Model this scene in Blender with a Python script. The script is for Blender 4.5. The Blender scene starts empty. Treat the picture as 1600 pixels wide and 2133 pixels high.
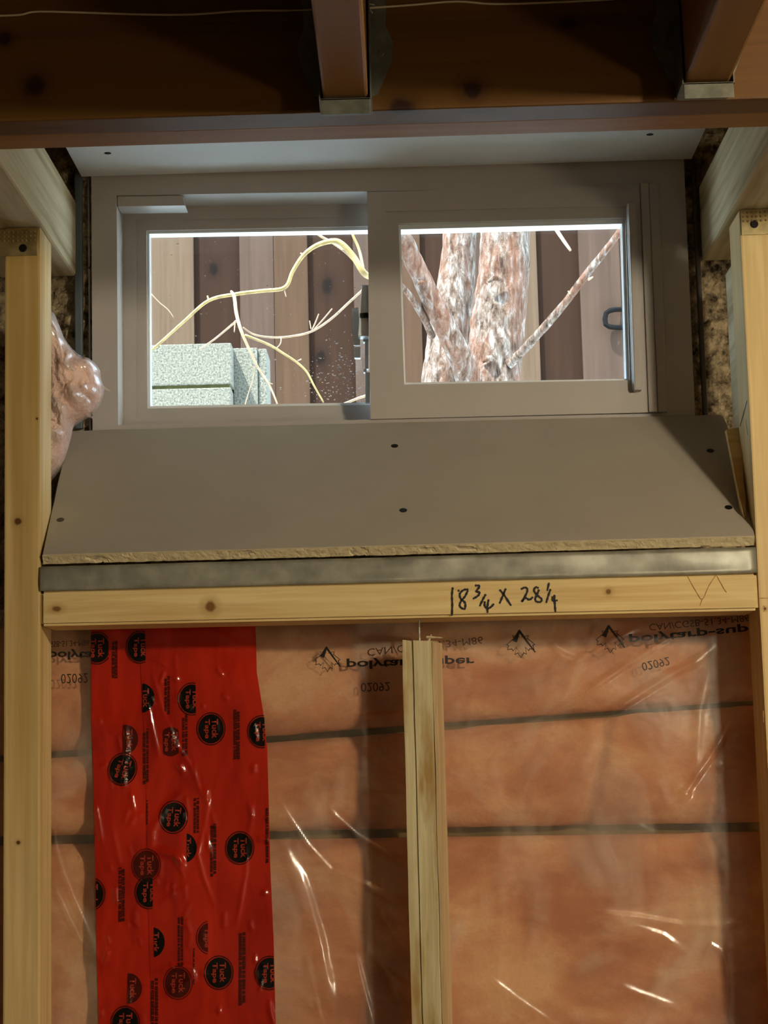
import bpy, bmesh, math, random
import numpy as np
from mathutils import Vector, Matrix, noise
random.seed(7)
C = bpy.context.scene.collection
SC = bpy.context.scene

# ------------------------------------------------------------------ camera
F = 4000.0; CX, CY = 800.0, 1066.5            # focal length and centre, in pixels of the 1600x2133 frame
CAM = Vector((0.0, -1.95, 1.45))
_d = Vector((50, 554, F)).normalized()
_u = Vector((-700, -28800, 4000)); _u = (_u - _u.dot(_d) * _d).normalized()
_r = _d.cross(_u)
if _r.x < 0: _r = -_r
cam_d = bpy.data.cameras.new('camera'); cam = bpy.data.objects.new('camera', cam_d); C.objects.link(cam)
cam_d.sensor_fit = 'VERTICAL'; cam_d.sensor_height = 24; cam_d.lens = 24 * F / 2133
cam_d.clip_start = .02; cam_d.clip_end = 200
M = Matrix.Identity(4)
for i, ax in enumerate((_r, _d, _u)):          # world x, y, z axes seen from the camera
    M[i][0] = ax.x; M[i][1] = -ax.y; M[i][2] = -ax.z; M[i][3] = CAM[i]
cam.matrix_world = M
SC.camera = cam
def ray(px, py):
    v = Vector((px - CX, py - CY, F))
    return Vector((v.dot(_r), v.dot(_d), v.dot(_u)))
def at(px, py, Y):
    v = ray(px, py); return CAM + v * ((Y - CAM.y) / v.y)
def atz(px, py, Z):
    v = ray(px, py); return CAM + v * ((Z - CAM.z) / v.z)

# ------------------------------------------------------------------ world, sun, lamp, added fill light, exposure
W = bpy.data.worlds.new('world'); SC.world = W; W.use_nodes = True
wn = W.node_tree.nodes; wl = W.node_tree.links
bg = wn['Background']; bg.inputs['Color'].default_value = (.64, .84, 1.0, 1); bg.inputs['Strength'].default_value = 9.0
sun_d = bpy.data.lights.new('sun', 'SUN'); sun_d.energy = 22.0; sun_d.angle = math.radians(1.5); sun_d.color = (1, .96, .88)
sun = bpy.data.objects.new('sun', sun_d); C.objects.link(sun)
sun.rotation_euler = Vector((.34, .40, -.86)).to_track_quat('-Z', 'Y').to_euler()
LAMP = (.95, -1.45, 1.99)
lamp_d = bpy.data.lights.new('work_lamp', 'POINT'); lamp_d.energy = 46; lamp_d.shadow_soft_size = .05; lamp_d.color = (1, .87, .64)
lamp = bpy.data.objects.new('work_lamp', lamp_d); C.objects.link(lamp); lamp.location = LAMP
fill_d = bpy.data.lights.new('fill_light', 'POINT'); fill_d.energy = 34; fill_d.shadow_soft_size = .12; fill_d.color = (1, .84, .60)  # unseen fill light, added to brighten the beam front and the room
fill = bpy.data.objects.new('fill_light', fill_d); C.objects.link(fill); fill.location = (1.9, -2.7, 1.05)
vs = SC.view_settings
vs.view_transform = 'Standard'; vs.look = 'None'; vs.gamma = 1; vs.use_curve_mapping = False; vs.exposure = 0.28

# ------------------------------------------------------------------ materials
def srgb(r, g, b):
    f = lambda c: (c / 255 / 12.92) if c <= 10 else ((c / 255 + .055) / 1.055) ** 2.4
    return (f(r), f(g), f(b), 1)
class NT:
    def __init__(s, name):
        s.m = bpy.data.materials.new(name); s.m.use_nodes = True
        s.n = s.m.node_tree.nodes; s.l = s.m.node_tree.links
        s.b = s.n['Principled BSDF']; s.pos = None
    def node(s, t, **kw):
        nd = s.n.new(t)
        for k, v in kw.items(): setattr(nd, k, v)
        return nd
    def set(s, inp, v): s.b.inputs[inp].default_value = v
    def coords(s, scale=(1, 1, 1)):
        if s.pos is None: s.pos = s.node('ShaderNodeNewGeometry').outputs['Position']
        mp = s.node('ShaderNodeMapping'); mp.inputs['Scale'].default_value = scale
        s.l.new(s.pos, mp.inputs['Vector']); return mp.outputs['Vector']
    def noise(s, scale, vec=(1, 1, 1), detail=4, rough=.55, dist=0):
        t = s.node('ShaderNodeTexNoise'); t.inputs['Scale'].default_value = scale
        t.inputs['Detail'].default_value = detail; t.inputs['Roughness'].default_value = rough
        t.inputs['Distortion'].default_value = dist
        s.l.new(s.coords(vec), t.inputs['Vector']); return t.outputs['Fac']
    def ramp(s, fac, stops):
        r = s.node('ShaderNodeValToRGB'); e = r.color_ramp.elements
        while len(e) < len(stops): e.new(.5)
        for i, (p, c) in enumerate(stops): e[i].position = p; e[i].color = c
        s.l.new(fac, r.inputs['Fac']); return r.outputs['Color']
    def mix(s, a, b, fac, mode='MIX'):
        x = s.node('ShaderNodeMix', data_type='RGBA', blend_type=mode)
        for sock, v in ((x.inputs[6], a), (x.inputs[7], b), (x.inputs[0], fac)):
            if hasattr(v, 'is_linked'): s.l.new(v, sock)
            else: sock.default_value = v
        return x.outputs[2]
    def math(s, op, a, b=0.):
        x = s.node('ShaderNodeMath', operation=op)
        for sock, v in ((x.inputs[0], a), (x.inputs[1], b)):
            if hasattr(v, 'is_linked'): s.l.new(v, sock)
            else: sock.default_value = v
        return x.outputs[0]
    def bump(s, h, strength=.3, dist=.002):
        b = s.node('ShaderNodeBump'); b.inputs['Strength'].default_value = strength; b.inputs['Distance'].default_value = dist
        s.l.new(h, b.inputs['Height']); s.l.new(b.outputs['Normal'], s.b.inputs['Normal'])
    def color(s, c): s.l.new(c, s.b.inputs['Base Color'])

def wood(name, light, dark, axis, rough=.65, knots=(), knot_col=(60, 35, 15), grain=1.0, stain=None, contrast=1.0):
    t = NT(name)
    sc = [1, 1, 1]; sc[axis] = .045
    n1 = t.noise(170 * grain, sc, 3, .6, .6)
    n2 = t.noise(38 * grain, sc, 3, .5, 1.2)
    f = t.math('ADD', t.math('MULTIPLY', n1, .45), t.math('MULTIPLY', n2, .55))
    col = t.ramp(f, [(.5 - .17 / contrast, srgb(*dark)), (.5 + .1 / contrast, srgb(*light))])
    big = t.noise(5, (1, 1, 1), 2)
    col = t.mix(col, tuple(c * .78 for c in srgb(*light)[:3]) + (1,), t.math('MULTIPLY', t.ramp(big, [(.45, (0, 0, 0, 1)), (.75, (1, 1, 1, 1))]), .5))
    if stain:
        st = t.noise(stain[1], sc if len(stain) < 3 else stain[2], 4)
        col = t.mix(col, srgb(*stain[0]), t.math('MULTIPLY', t.ramp(st, [(.52, (0, 0, 0, 1)), (.66, (1, 1, 1, 1))]), .8))
    for (p, r, *st) in knots:
        d = t.node('ShaderNodeVectorMath', operation='SUBTRACT'); t.l.new(t.pos, d.inputs[0]); d.inputs[1].default_value = p
        s3 = [1 / r] * 3
        if st: s3[axis] = 1 / (r * st[0])
        m = t.node('ShaderNodeVectorMath', operation='MULTIPLY'); t.l.new(d.outputs[0], m.inputs[0]); m.inputs[1].default_value = s3
        ln = t.node('ShaderNodeVectorMath', operation='LENGTH'); t.l.new(m.outputs[0], ln.inputs[0])
        wob = t.math('ADD', ln.outputs['Value'], t.math('MULTIPLY', t.math('SUBTRACT', t.noise(120), .5), .9))
        core = t.ramp(wob, [(.55, (1, 1, 1, 1)), (1.0, (0, 0, 0, 1))])
        halo = t.ramp(t.math('MULTIPLY', wob, .45), [(.2, (1, 1, 1, 1)), (1.0, (0, 0, 0, 1))])
        mid = tuple((a * .45 + b * .55) for a, b in zip(srgb(*knot_col), srgb(*dark)))
        col = t.mix(col, mid, t.math('MULTIPLY', halo, .75))
        col = t.mix(col, srgb(*knot_col), core)
    t.color(col); t.set('Roughness', rough); t.set('Specular IOR Level', .25 if rough < .75 else .06)
    t.bump(n1, .25, .0006)
    return t.m
def plain(name, col, rough=.5, metal=0., var=0., nscale=60, bump=0., bscale=300, bdist=.001, spec=.4):
    t = NT(name); c = srgb(*col)
    if var:
        n = t.noise(nscale)
        lo = tuple(x * (1 - var) for x in c[:3]) + (1,); hi = tuple(min(1, x * (1 + var)) for x in c[:3]) + (1,)
        t.color(t.ramp(n, [(.35, lo), (.65, hi)]))
    else: t.set('Base Color', c)
    t.set('Roughness', rough); t.set('Metallic', metal); t.set('Specular IOR Level', spec)
    if bump: t.bump(t.noise(bscale), bump, bdist)
    return t.m

# ------------------------------------------------------------------ mesh helpers
def link(name, me, mat, parent=None, label=None, cat=None, group=None, kind=None, smooth=False):
    if mat is not None:
        for m in (mat if isinstance(mat, (list, tuple)) else [mat]): me.materials.append(m)
    o = bpy.data.objects.new(name, me); C.objects.link(o)
    # move the origin to the thing's base
    if len(me.vertices):
        n = len(me.vertices); a = np.empty(n * 3, dtype=np.float32); me.vertices.foreach_get('co', a); a = a.reshape(-1, 3)
        lo, hi = a.min(0), a.max(0)
        org = Vector((float(lo[0] + hi[0]) / 2, float(lo[1] + hi[1]) / 2, float(lo[2])))
        me.transform(Matrix.Translation(-org))
        o.location = org
        if parent is not None:
            o.parent = parent; o.location = org - world_org(parent)
    if smooth:
        me.polygons.foreach_set('use_smooth', [True] * len(me.polygons))
    tag(o, label, cat, group, kind)
    return o
def world_org(o):
    v = Vector((0, 0, 0))
    while o is not None: v += o.location; o = o.parent
    return v
def tag(o, label=None, cat=None, group=None, kind=None):
    for k, v in (('label', label), ('category', cat), ('group', group), ('kind', kind)):
        if v: o[k] = v
    return o
def thing(name, loc, label, cat, group=None):
    o = bpy.data.objects.new(name, None); C.objects.link(o); o.location = loc; o.empty_display_size = .05
    return tag(o, label, cat, group)
def from_bm(bm, name):
    me = bpy.data.meshes.new(name); bmesh.ops.recalc_face_normals(bm, faces=bm.faces); bm.to_mesh(me); bm.free(); return me
def hexa_bm(q, back, bevel=.0, bm=None, seg=2):
    """q: four corners of a face (ordered), back: the four opposite corners, or one offset vector"""
    bm = bm or bmesh.new()
    if isinstance(back, Vector): back = [p + back for p in q]
    v = [bm.verts.new(p) for p in list(q) + list(back)]
    fs = [bm.faces.new([v[i] for i in ix]) for ix in ((0, 1, 2, 3), (7, 6, 5, 4), (0, 4, 5, 1), (1, 5, 6, 2), (2, 6, 7, 3), (3, 7, 4, 0))]
    bmesh.ops.recalc_face_normals(bm, faces=fs)
    if bevel:
        es = list({e for f in fs for e in f.edges})
        bmesh.ops.bevel(bm, geom=es, offset=bevel, segments=seg, affect='EDGES', profile=.6)
    return bm
def box_bm(lo, hi, bevel=.0, bm=None):
    (x0, y0, z0), (x1, y1, z1) = lo, hi
    q = [Vector((x0, y0, z0)), Vector((x1, y0, z0)), Vector((x1, y0, z1)), Vector((x0, y0, z1))]
    return hexa_bm(q, Vector((0, y1 - y0, 0)), bevel, bm)
def box(name, lo, hi, mat, bevel=.0, **kw):
    return link(name, from_bm(box_bm(lo, hi, bevel), name), mat, **kw)
def ring_bm(o, i, y0, y1, bm=None, slope=0.):
    """picture-frame ring: outer/inner quads as px corners TL,TR,BR,BL on plane y0, extruded straight to y1"""
    bm = bm or bmesh.new()
    O = [at(*p, y0) for p in o]; I = [at(*p, y0) for p in i]
    cx = sum((p.x for p in I)) / 4; cz = sum((p.z for p in I)) / 4
    d = Vector((0, y1 - y0, 0))
    vo = [bm.verts.new(p) for p in O]; vi = [bm.verts.new(p) for p in I]
    bo = [bm.verts.new(p + d) for p in O]
    bi = [bm.verts.new(p + d + Vector(((-slope if p.x > cx else slope), 0, (-slope if p.z > cz else slope)))) for p in I]
    fs = []
    for k in range(4):
        j = (k + 1) % 4
        fs += [bm.faces.new(x) for x in ((vo[k], vo[j], vi[j], vi[k]), (bo[k], bi[k], bi[j], bo[j]),
                                         (vo[k], bo[k], bo[j], vo[j]), (vi[k], vi[j], bi[j], bi[k]))]
    return bm
def bevel_all(bm, w, ang=.5, seg=1):
    es = [e for e in bm.edges if len(e.link_faces) == 2 and e.calc_face_angle(0) > ang]
    bmesh.ops.bevel(bm, geom=es, offset=w, segments=seg, affect='EDGES'); return bm
def tube_bm(pts, rad, seg=12, bm=None, disp=None, caps=True, sub=0):
    bm = bm or bmesh.new()
    pts = [Vector(p) for p in pts]; rad = rad if isinstance(rad, (list, tuple)) else [rad] * len(pts)
    if sub:                                             # Catmull-Rom refinement
        P, R = [], []
        for i in range(len(pts) - 1):
            p0 = pts[max(i - 1, 0)]; p1 = pts[i]; p2 = pts[i + 1]; p3 = pts[min(i + 2, len(pts) - 1)]
            for k in range(sub):
                t = k / sub
                P.append(.5 * (2 * p1 + (p2 - p0) * t + (2 * p0 - 5 * p1 + 4 * p2 - p3) * t * t + (3 * p1 - p0 - 3 * p2 + p3) * t ** 3))
                R.append(rad[i] * (1 - t) + rad[i + 1] * t)
        P.append(pts[-1]); R.append(rad[-1]); pts, rad = P, R
    prev = None; rings = []
    for i, p in enumerate(pts):
        t = (pts[min(i + 1, len(pts) - 1)] - pts[max(i - 1, 0)]).normalized()
        if prev is None:
            a = t.orthogonal().normalized()
        else:
            a = (prev - prev.dot(t) * t).normalized()
        prev = a; b = t.cross(a); rg = []
        for k in range(seg):
            an = 2 * math.pi * k / seg; dr = a * math.cos(an) + b * math.sin(an)
            r = rad[i]
            q = p + dr * r
            if disp: q = p + dr * (r + disp(q, i, an, r))
            rg.append(bm.verts.new(q))
        rings.append(rg)
    for i in range(len(rings) - 1):
        for k in range(seg):
            j = (k + 1) % seg; bm.faces.new((rings[i][k], rings[i][j], rings[i + 1][j], rings[i + 1][k]))
    if caps: bm.faces.new(rings[0][::-1]); bm.faces.new(rings[-1])
    return bm
def disc_bm(c, n, r, h, seg=16, bm=None):
    n = Vector(n).normalized(); return tube_bm([c, Vector(c) + n * h], r, seg, bm)
def lerp(a, b, t): return a + (b - a) * t

# ------------------------------------------------------------------ palette
K = lambda px, py, Y: tuple(at(px, py, Y))
m_stud_l = wood('pine_left_stud', (220, 196, 142), (196, 166, 108), 2, knots=[(K(37, 1086, 0), .0045), (K(77, 872, 0), .0016), (K(38, 1755, 0), .0022)], knot_col=(84, 52, 22), stain=((160, 130, 62), 14))
m_stud_r = wood('pine_right_stud', (222, 198, 144), (200, 170, 112), 2, knots=[(K(1594, 1268, 0), .002)], knot_col=(84, 52, 22))
m_header = wood('pine_header', (222, 200, 144), (198, 166, 108), 0, knots=[(K(118, 1268, 0), .0035, 1.6), (K(438, 1264, 0), .0065), (K(1268, 1232, 0), .0035)], knot_col=(120, 84, 40), contrast=1.2)
m_knotty = m_header
m_brace = wood('weathered_strip', (226, 216, 174), (176, 158, 114), 2, stain=((160, 122, 50), 15, (2.4, 2.4, .5)), contrast=.8, grain=1.3)
m_block = wood('pale_rough_lumber', (214, 204, 172), (176, 160, 124), 1, rough=.8, grain=.7, stain=((140, 118, 80), 26))
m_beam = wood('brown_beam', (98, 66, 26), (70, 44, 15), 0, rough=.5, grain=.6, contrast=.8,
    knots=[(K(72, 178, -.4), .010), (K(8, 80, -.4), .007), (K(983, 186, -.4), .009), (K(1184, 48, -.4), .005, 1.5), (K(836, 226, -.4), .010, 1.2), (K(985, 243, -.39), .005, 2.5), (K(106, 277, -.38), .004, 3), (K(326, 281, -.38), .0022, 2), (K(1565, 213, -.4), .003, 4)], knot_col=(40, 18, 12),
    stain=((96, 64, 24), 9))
m_joist = wood('joist_wood', (138, 102, 56), (122, 86, 44), 1, rough=.6, grain=.5, contrast=.6)
m_galv = plain('galvanized_steel', (200, 200, 186), .44, .5, .22, 35, .05, 40, .001)
m_strap = plain('dull_zinc_plate', (170, 154, 110), .42, .7, .2, 90)
m_hang = plain('dull_galvanized_hanger', (104, 104, 92), .5, .6, .25, 60)
m_paper = plain('gypsum_board_paper', (160, 152, 138), .85, 0, .025, 14, .08, 900, .0003, .2)
m_paper_w = plain('soffit_board_paper', (206, 206, 204), .85, 0, .02, 14, .05, 900, .0003, .2)
m_gyp = plain('gypsum_core', (196, 182, 146), .95, 0, .1, 160, .3, 260, .001, .1)
m_screw = plain('black_screw', (28, 26, 24), .5, .6)
m_pvc = plain('white_vinyl', (176, 170, 164), .42, 0, .02, 20, 0, 300, .001, .35)
m_pvc_w = plain('bright_vinyl_bead', (226, 232, 236), .35)
m_black = plain('black_plastic', (14, 14, 14), .4)
m_ink = plain('black_marker_ink', (14, 12, 12), .6)
m_pencil = plain('pencil_line', (150, 112, 62), .8)
m_print = plain('black_film_print', (26, 20, 14), .45)
m_printf = plain('faded_film_print', (74, 50, 34), .6)
m_logo = plain('black_tape_print', (12, 12, 10), .22)
m_room = plain('grey_room_wall', (150, 140, 126), .9, 0, .05, 3)
m_floor = plain('concrete_floor', (120, 116, 108), .85, 0, .12, 6, .2, 60, .002)
m_sub = wood('subfloor_plywood', (150, 116, 72), (124, 92, 54), 0)
m_string = plain('white_string', (196, 182, 150), .8)

def grazing(t, base, amp, nrm=None):
    """reflectance rising towards grazing angles, the same from both sides of a thin sheet"""
    lw = t.node('ShaderNodeLayerWeight'); lw.inputs['Blend'].default_value = .5
    if nrm is not None: t.l.new(nrm, lw.inputs['Normal'])
    return t.math('ADD', t.math('MULTIPLY', t.math('POWER', lw.outputs['Facing'], 5.), amp), base)
def glass_mat():
    t = NT('clear_window_glass'); t.n.remove(t.b)
    tr = t.node('ShaderNodeBsdfTransparent'); tr.inputs['Color'].default_value = (.94, .96, .96, 1)
    gl = t.node('ShaderNodeBsdfGlossy'); gl.inputs['Roughness'].default_value = .02; gl.inputs['Color'].default_value = (.8, .85, .9, 1)
    mx = t.node('ShaderNodeMixShader'); t.l.new(grazing(t, .03, .5), mx.inputs[0]); t.l.new(tr.outputs[0], mx.inputs[1]); t.l.new(gl.outputs[0], mx.inputs[2])
    t.l.new(mx.outputs[0], t.n['Material Output'].inputs['Surface']); return t.m
m_glass = glass_mat()
def film_mat(name, haze=.10, tint=(.97, .95, .92, 1), rough=.2, hazecol=(.85, .74, .6, 1)):
    t = NT(name); t.n.remove(t.b)
    tr = t.node('ShaderNodeBsdfTransparent'); tr.inputs['Color'].default_value = tint
    df = t.node('ShaderNodeBsdfDiffuse'); df.inputs['Color'].default_value = hazecol
    gl = t.node('ShaderNodeBsdfGlossy'); gl.inputs['Roughness'].default_value = rough
    n = t.noise(24, (1, 1, 1), 3); bp = t.node('ShaderNodeBump'); bp.inputs['Strength'].default_value = .25; bp.inputs['Distance'].default_value = .004
    t.l.new(n, bp.inputs['Height']); t.l.new(bp.outputs['Normal'], gl.inputs['Normal'])
    m1 = t.node('ShaderNodeMixShader')
    veil = t.noise(7, (1, 1, .7), 5, .6, 1.5)
    t.l.new(t.math('ADD', t.math('MULTIPLY', t.ramp(veil, [(.46, (0, 0, 0, 1)), (.72, (1, 1, 1, 1))]), .3), haze * .75), m1.inputs[0])
    t.l.new(tr.outputs[0], m1.inputs[1]); t.l.new(df.outputs[0], m1.inputs[2])
    m2 = t.node('ShaderNodeMixShader'); t.l.new(grazing(t, .085, .5), m2.inputs[0]); t.l.new(m1.outputs[0], m2.inputs[1]); t.l.new(gl.outputs[0], m2.inputs[2])
    t.l.new(m2.outputs[0], t.n['Material Output'].inputs['Surface']); return t.m
m_film = film_mat('clear_poly_film', .07)
m_film2 = film_mat('loose_poly_film', .26, (.98, .95, .95, 1), .22, (.86, .80, .78, 1))
def insulation_mat():
    t = NT('pink_fibreglass')
    n = t.noise(8, (1, 1, 1.5), 6, .6, .3); f = t.noise(260, (1, 1, 1), 3)
    c = t.ramp(n, [(.37, srgb(184, 120, 86)), (.5, srgb(212, 152, 112)), (.64, srgb(232, 188, 144))])
    c = t.mix(c, srgb(184, 122, 88), t.math('MULTIPLY', f, .3))
    t.color(c); t.set('Roughness', 1); t.set('Specular IOR Level', .05); t.bump(t.math('ADD', n, t.math('MULTIPLY', f, .15)), .35, .008); return t.m
m_ins = insulation_mat()
m_seam_shade = plain('brown_green_seam_shade', (122, 98, 54), .95, 0, .25, 30)  # dark brown: gap shade between the batts put into the colour
m_tuft = plain('pink_fibre_tuft', (232, 200, 188), 1, 0, .12, 45, .8, 140, .008, .05)
def tape_mat():
    t = NT('red_sheathing_tape')
    n = t.noise(16, (2.2, 1, .6), 4, .6, .5)
    t.color(t.ramp(n, [(.3, srgb(146, 22, 10)), (.7, srgb(188, 42, 22))]))
    t.set('Roughness', .16); t.set('Specular IOR Level', .6); t.bump(t.noise(45, (1.6, 1, .5), 3), .08, .003); return t.m
m_tape = tape_mat()
def concrete_mat(name, lo, hi, sc=90, bs=.8, bd=.006):
    t = NT(name); n = t.noise(sc, (1, 1, 1), 6, .7)
    t.color(t.ramp(n, [(.36, srgb(*lo)), (.6, srgb(*hi))])); t.set('Roughness', .95); t.set('Specular IOR Level', .15)
    t.bump(n, bs, bd); return t.m
m_found = concrete_mat('rough_foundation', (58, 48, 36), (176, 158, 126), 60)
m_cblock = concrete_mat('grey_concrete_block', (60, 62, 56), (116, 116, 108), 300, .6, .003)
m_moss = plain('mossy_joint', (78, 78, 44), .95, 0, .3, 60)
def bark_mat():
    t = NT('flaky_bark')
    n = t.noise(95, (1, 1, .34), 6, .72, .4); w = t.noise(13, (1.4, 1, .5), 3)
    c = t.ramp(n, [(.34, srgb(34, 26, 22)), (.43, srgb(78, 62, 52)), (.54, srgb(108, 96, 88)), (.66, srgb(148, 146, 144))])
    c = t.mix(c, srgb(104, 62, 40), t.math('MULTIPLY', t.ramp(w, [(.47, (0, 0, 0, 1)), (.6, (1, 1, 1, 1))]), .5))
    t.color(c); t.set('Roughness', .9); t.set('Specular IOR Level', .2); t.bump(n, 1.0, .009); return t.m
m_bark = bark_mat()
m_twig = plain('yellow_twig_bark', (128, 110, 66), .6, 0, .25, 80)
m_twig2 = plain('pale_twig_bark', (132, 112, 90), .7, 0, .2, 80)
m_fl = wood('fence_board_light', (56, 40, 29), (40, 28, 19), 2, rough=.8, grain=.35, contrast=.7)
m_fd = wood('fence_board_dark', (34, 20, 12), (23, 13, 8), 2, rough=.8, grain=.35, contrast=.7, knots=[(K(445, 560, 3.97), .016, 1.6), (K(682, 595, 3.97), .02, 1.5), (K(668, 745, 3.97), .018, 1.5)], knot_col=(12, 6, 4))
m_ground = concrete_mat('pale_patio', (206, 208, 208), (236, 238, 238), 40)
m_dust = plain('white_dust', (235, 238, 240), .8)

# ================================================================== THE SETTING
CZ = CAM.z
YF = .195                      # window frame front plane
WALL0, WALL1 = .215, .45       # foundation wall
CEIL = 2.245
box('floor', (-2.6, -4.1, -.1), (2.6, WALL0, 0), m_floor, kind='structure')
box('ceiling', (-2.6, -4.1, CEIL), (2.6, WALL1, CEIL + .02), m_sub, kind='structure')
box('wall_left', (-2.7, -4.1, -.1), (-2.6, WALL1, CEIL + .02), m_room, kind='structure')
box('wall_right', (2.6, -4.1, -.1), (2.7, WALL1, CEIL + .02), m_room, kind='structure')
box('wall_front', (-2.7, -4.2, -.1), (2.7, -4.1, CEIL + .02), m_room, kind='structure')

WTL, WTR, WBR, WBL = (190, 352), (1424, 318), (1450, 905), (193, 940)   # window frame outline, px on plane YF
wx0 = at(191, 640, YF).x; wx1 = at(1437, 600, YF).x
wz1 = at(800, 340, YF).z; wz0 = at(800, 925, YF).z
bm = bmesh.new()
for lo, hi in (((-2.6, WALL0, -.1), (wx0 - .002, WALL1, CEIL)), ((wx1 + .002, WALL0, -.1), (2.6, WALL1, CEIL)),
               ((wx0 - .002, WALL0, -.1), (wx1 + .002, WALL1, wz0)), ((wx0 - .002, WALL0, wz1), (wx1 + .002, WALL1, CEIL))):
    box_bm(lo, hi, 0, bm)
def rubble(x0, x1, z0, z1, bm):
    nx, nz = int((x1 - x0) / .0025), int((z1 - z0) / .0025); g = []
    for j in range(nz + 1):
        row = []
        for i in range(nx + 1):
            x = lerp(x0, x1, i / nx); z = lerp(z0, z1, j / nz)
            h = noise.fractal(Vector((x * 55, 0, z * 55)), .8, 2.2, 4) * .006
            h += max(0, noise.noise(Vector((x * 26, 5, z * 26)))) * .012
            row.append(bm.verts.new((x, WALL0 - .003 - max(-.002, h), z)))
        g.append(row)
    for j in range(nz):
        for i in range(nx): bm.faces.new((g[j][i], g[j][i + 1], g[j + 1][i + 1], g[j + 1][i]))
rubble(wx0 - .05, wx0 - .001, wz0 - .02, wz1 + .03, bm)
rubble(wx1 + .001, wx1 + .05, wz0 - .02, wz1 + .03, bm)
link('wall_back', from_bm(bm, 'wall_back'), m_found, kind='structure')
box('wall_back_outside', (-3.2, WALL1, CEIL + .02), (3.2, WALL1 + .02, 2.95), m_room, kind='structure')
gz = 1.80
box('ground', (-7, WALL1, gz - .06), (7, 9, gz), m_ground, kind='structure')

# window: outer frame is the structure, everything else are its parts
bm = ring_bm((WTL, WTR, WBR, WBL), ((243, 407), (1362, 389), (1380, 861), (246, 885)), YF, YF + .075)
bevel_all(bm, .0012)
win = link('window_1', from_bm(bm, 'window_1'), m_pvc, kind='structure')
def wpart(name, bm, mat=m_pvc, parent=win, **kw): return link(name, from_bm(bm, name), mat, parent=parent, **kw)
# thin nailing flange that shows as a lighter line along the left and right sides
for xa, xb, ya, yb in ((186.3, 189.6, 372, 897), (1426, 1431, 336, 880)):
    q = [at(xa, yb, YF + .01), at(xb, yb, YF + .01), at(xb - (4 if xa < 800 else 22), ya, YF + .01), at(xa - (4 if xa < 800 else 22), ya, YF + .01)]
    wpart('nailing_flange', hexa_bm(q, Vector((0, .008, 0))), m_pvc)
Y1 = YF + .048
# fixed pane sash on the left, set back
sash = wpart('fixed_sash', bevel_all(ring_bm(((240, 418), (800, 408), (806, 892), (244, 896)), ((283, 458), (790, 449), (790, 863), (284, 870)), Y1, Y1 + .024), .0008))
wpart('inner_step', bevel_all(ring_bm(((281, 456), (792, 447), (792, 865), (282, 872)), ((305, 480), (780, 471), (780, 843), (307, 851)), Y1 + .004, Y1 + .024), .0008), parent=sash)
wpart('glazing_bead', ring_bm(((303, 479), (782, 470), (782, 844), (305, 852)), ((311, 487), (778, 479), (778, 838), (313, 846)), Y1 + .009, Y1 + .026, slope=.0), m_pvc_w, parent=sash)
gq = [at(300, 860, Y1 + .022), at(800, 850, Y1 + .022), at(800, 460, Y1 + .022), at(300, 470, Y1 + .022)]
pane = wpart('glass_pane', hexa_bm(gq, Vector((0, .002, 0))), m_glass, parent=sash)
# dust on the fixed pane
bm = bmesh.new(); rnd = random.Random(3)
for k in range(420):
    u = rnd.random()
    if u < .66: px = rnd.gauss(705, 48); py = rnd.gauss(790, 42)
    else: px = rnd.uniform(320, 760); py = rnd.uniform(500, 836)
    if not (320 < px < 758 and 500 < py < 836): continue
    c = at(px, py, Y1 + .0218); s = .00022 + .00055 * rnd.random() ** 2.2; a = rnd.uniform(0, 3.1); e = rnd.uniform(1, 2.6)
    vs_ = [bm.verts.new(c + Vector((math.cos(a + t) * s * e, 0, math.sin(a + t) * s))) for t in (0, 1.26, 2.51, 3.77, 5.03)]
    bm.faces.new(vs_)
wpart('dust_specks', bm, m_dust, parent=sash, kind='stuff')
# clip cover at the top left corner of the frame
q = [at(245, 430, YF + .002), at(386, 428, YF + .002), at(379, 407, YF + .002), at(245, 409, YF + .002)]
wpart('corner_cover', hexa_bm(q, Vector((0, .03, 0)), .0004), m_pvc)
# sliding sash on the right
Y2 = YF - .004
sl = wpart('sliding_sash', bevel_all(ring_bm(((765, 400), (1332, 386), (1351, 859), (772, 873)), ((804, 440), (1306, 428), (1320, 815), (814, 828)), Y2, Y2 + .034), .0009))
wpart('inner_step', bevel_all(ring_bm(((803, 439), (1307, 427), (1321, 816), (813, 829)), ((830, 465), (1303, 453), (1312, 792), (842, 801)), Y2 + .002, Y2 + .032), .0008), parent=sl)
wpart('glazing_bead', ring_bm(((829, 464), (1304, 452), (1313, 793), (841, 802)), ((835, 478), (1296, 466), (1305, 789), (845, 797)), Y2 + .009, Y2 + .030, slope=.0), m_pvc_w, parent=sl)
gq = [at(830, 806, Y2 + .026), at(1318, 800, Y2 + .026), at(1305, 446, Y2 + .026), at(820, 458, Y2 + .026)]
wpart('glass_pane', hexa_bm(gq, Vector((0, .002, 0))), m_glass, parent=sl)
# pull rail along the right side of the sliding sash
bm = hexa_bm([at(1321, 813, Y2 - .012), at(1338, 812, Y2 - .012), at(1325, 420, Y2 - .012), at(1309, 421, Y2 - .012)], Vector((0, .014, 0)), .0018)
wpart('pull_rail', bm, parent=sl)
bm = hexa_bm([at(1318, 812, Y2 - .004), at(1323, 812, Y2 - .004), at(1310, 424, Y2 - .004), at(1306, 424, Y2 - .004)], Vector((0, .008, 0)), .0008)
wpart('rail_lip', bm, m_pvc_w, parent=sl)
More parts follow.
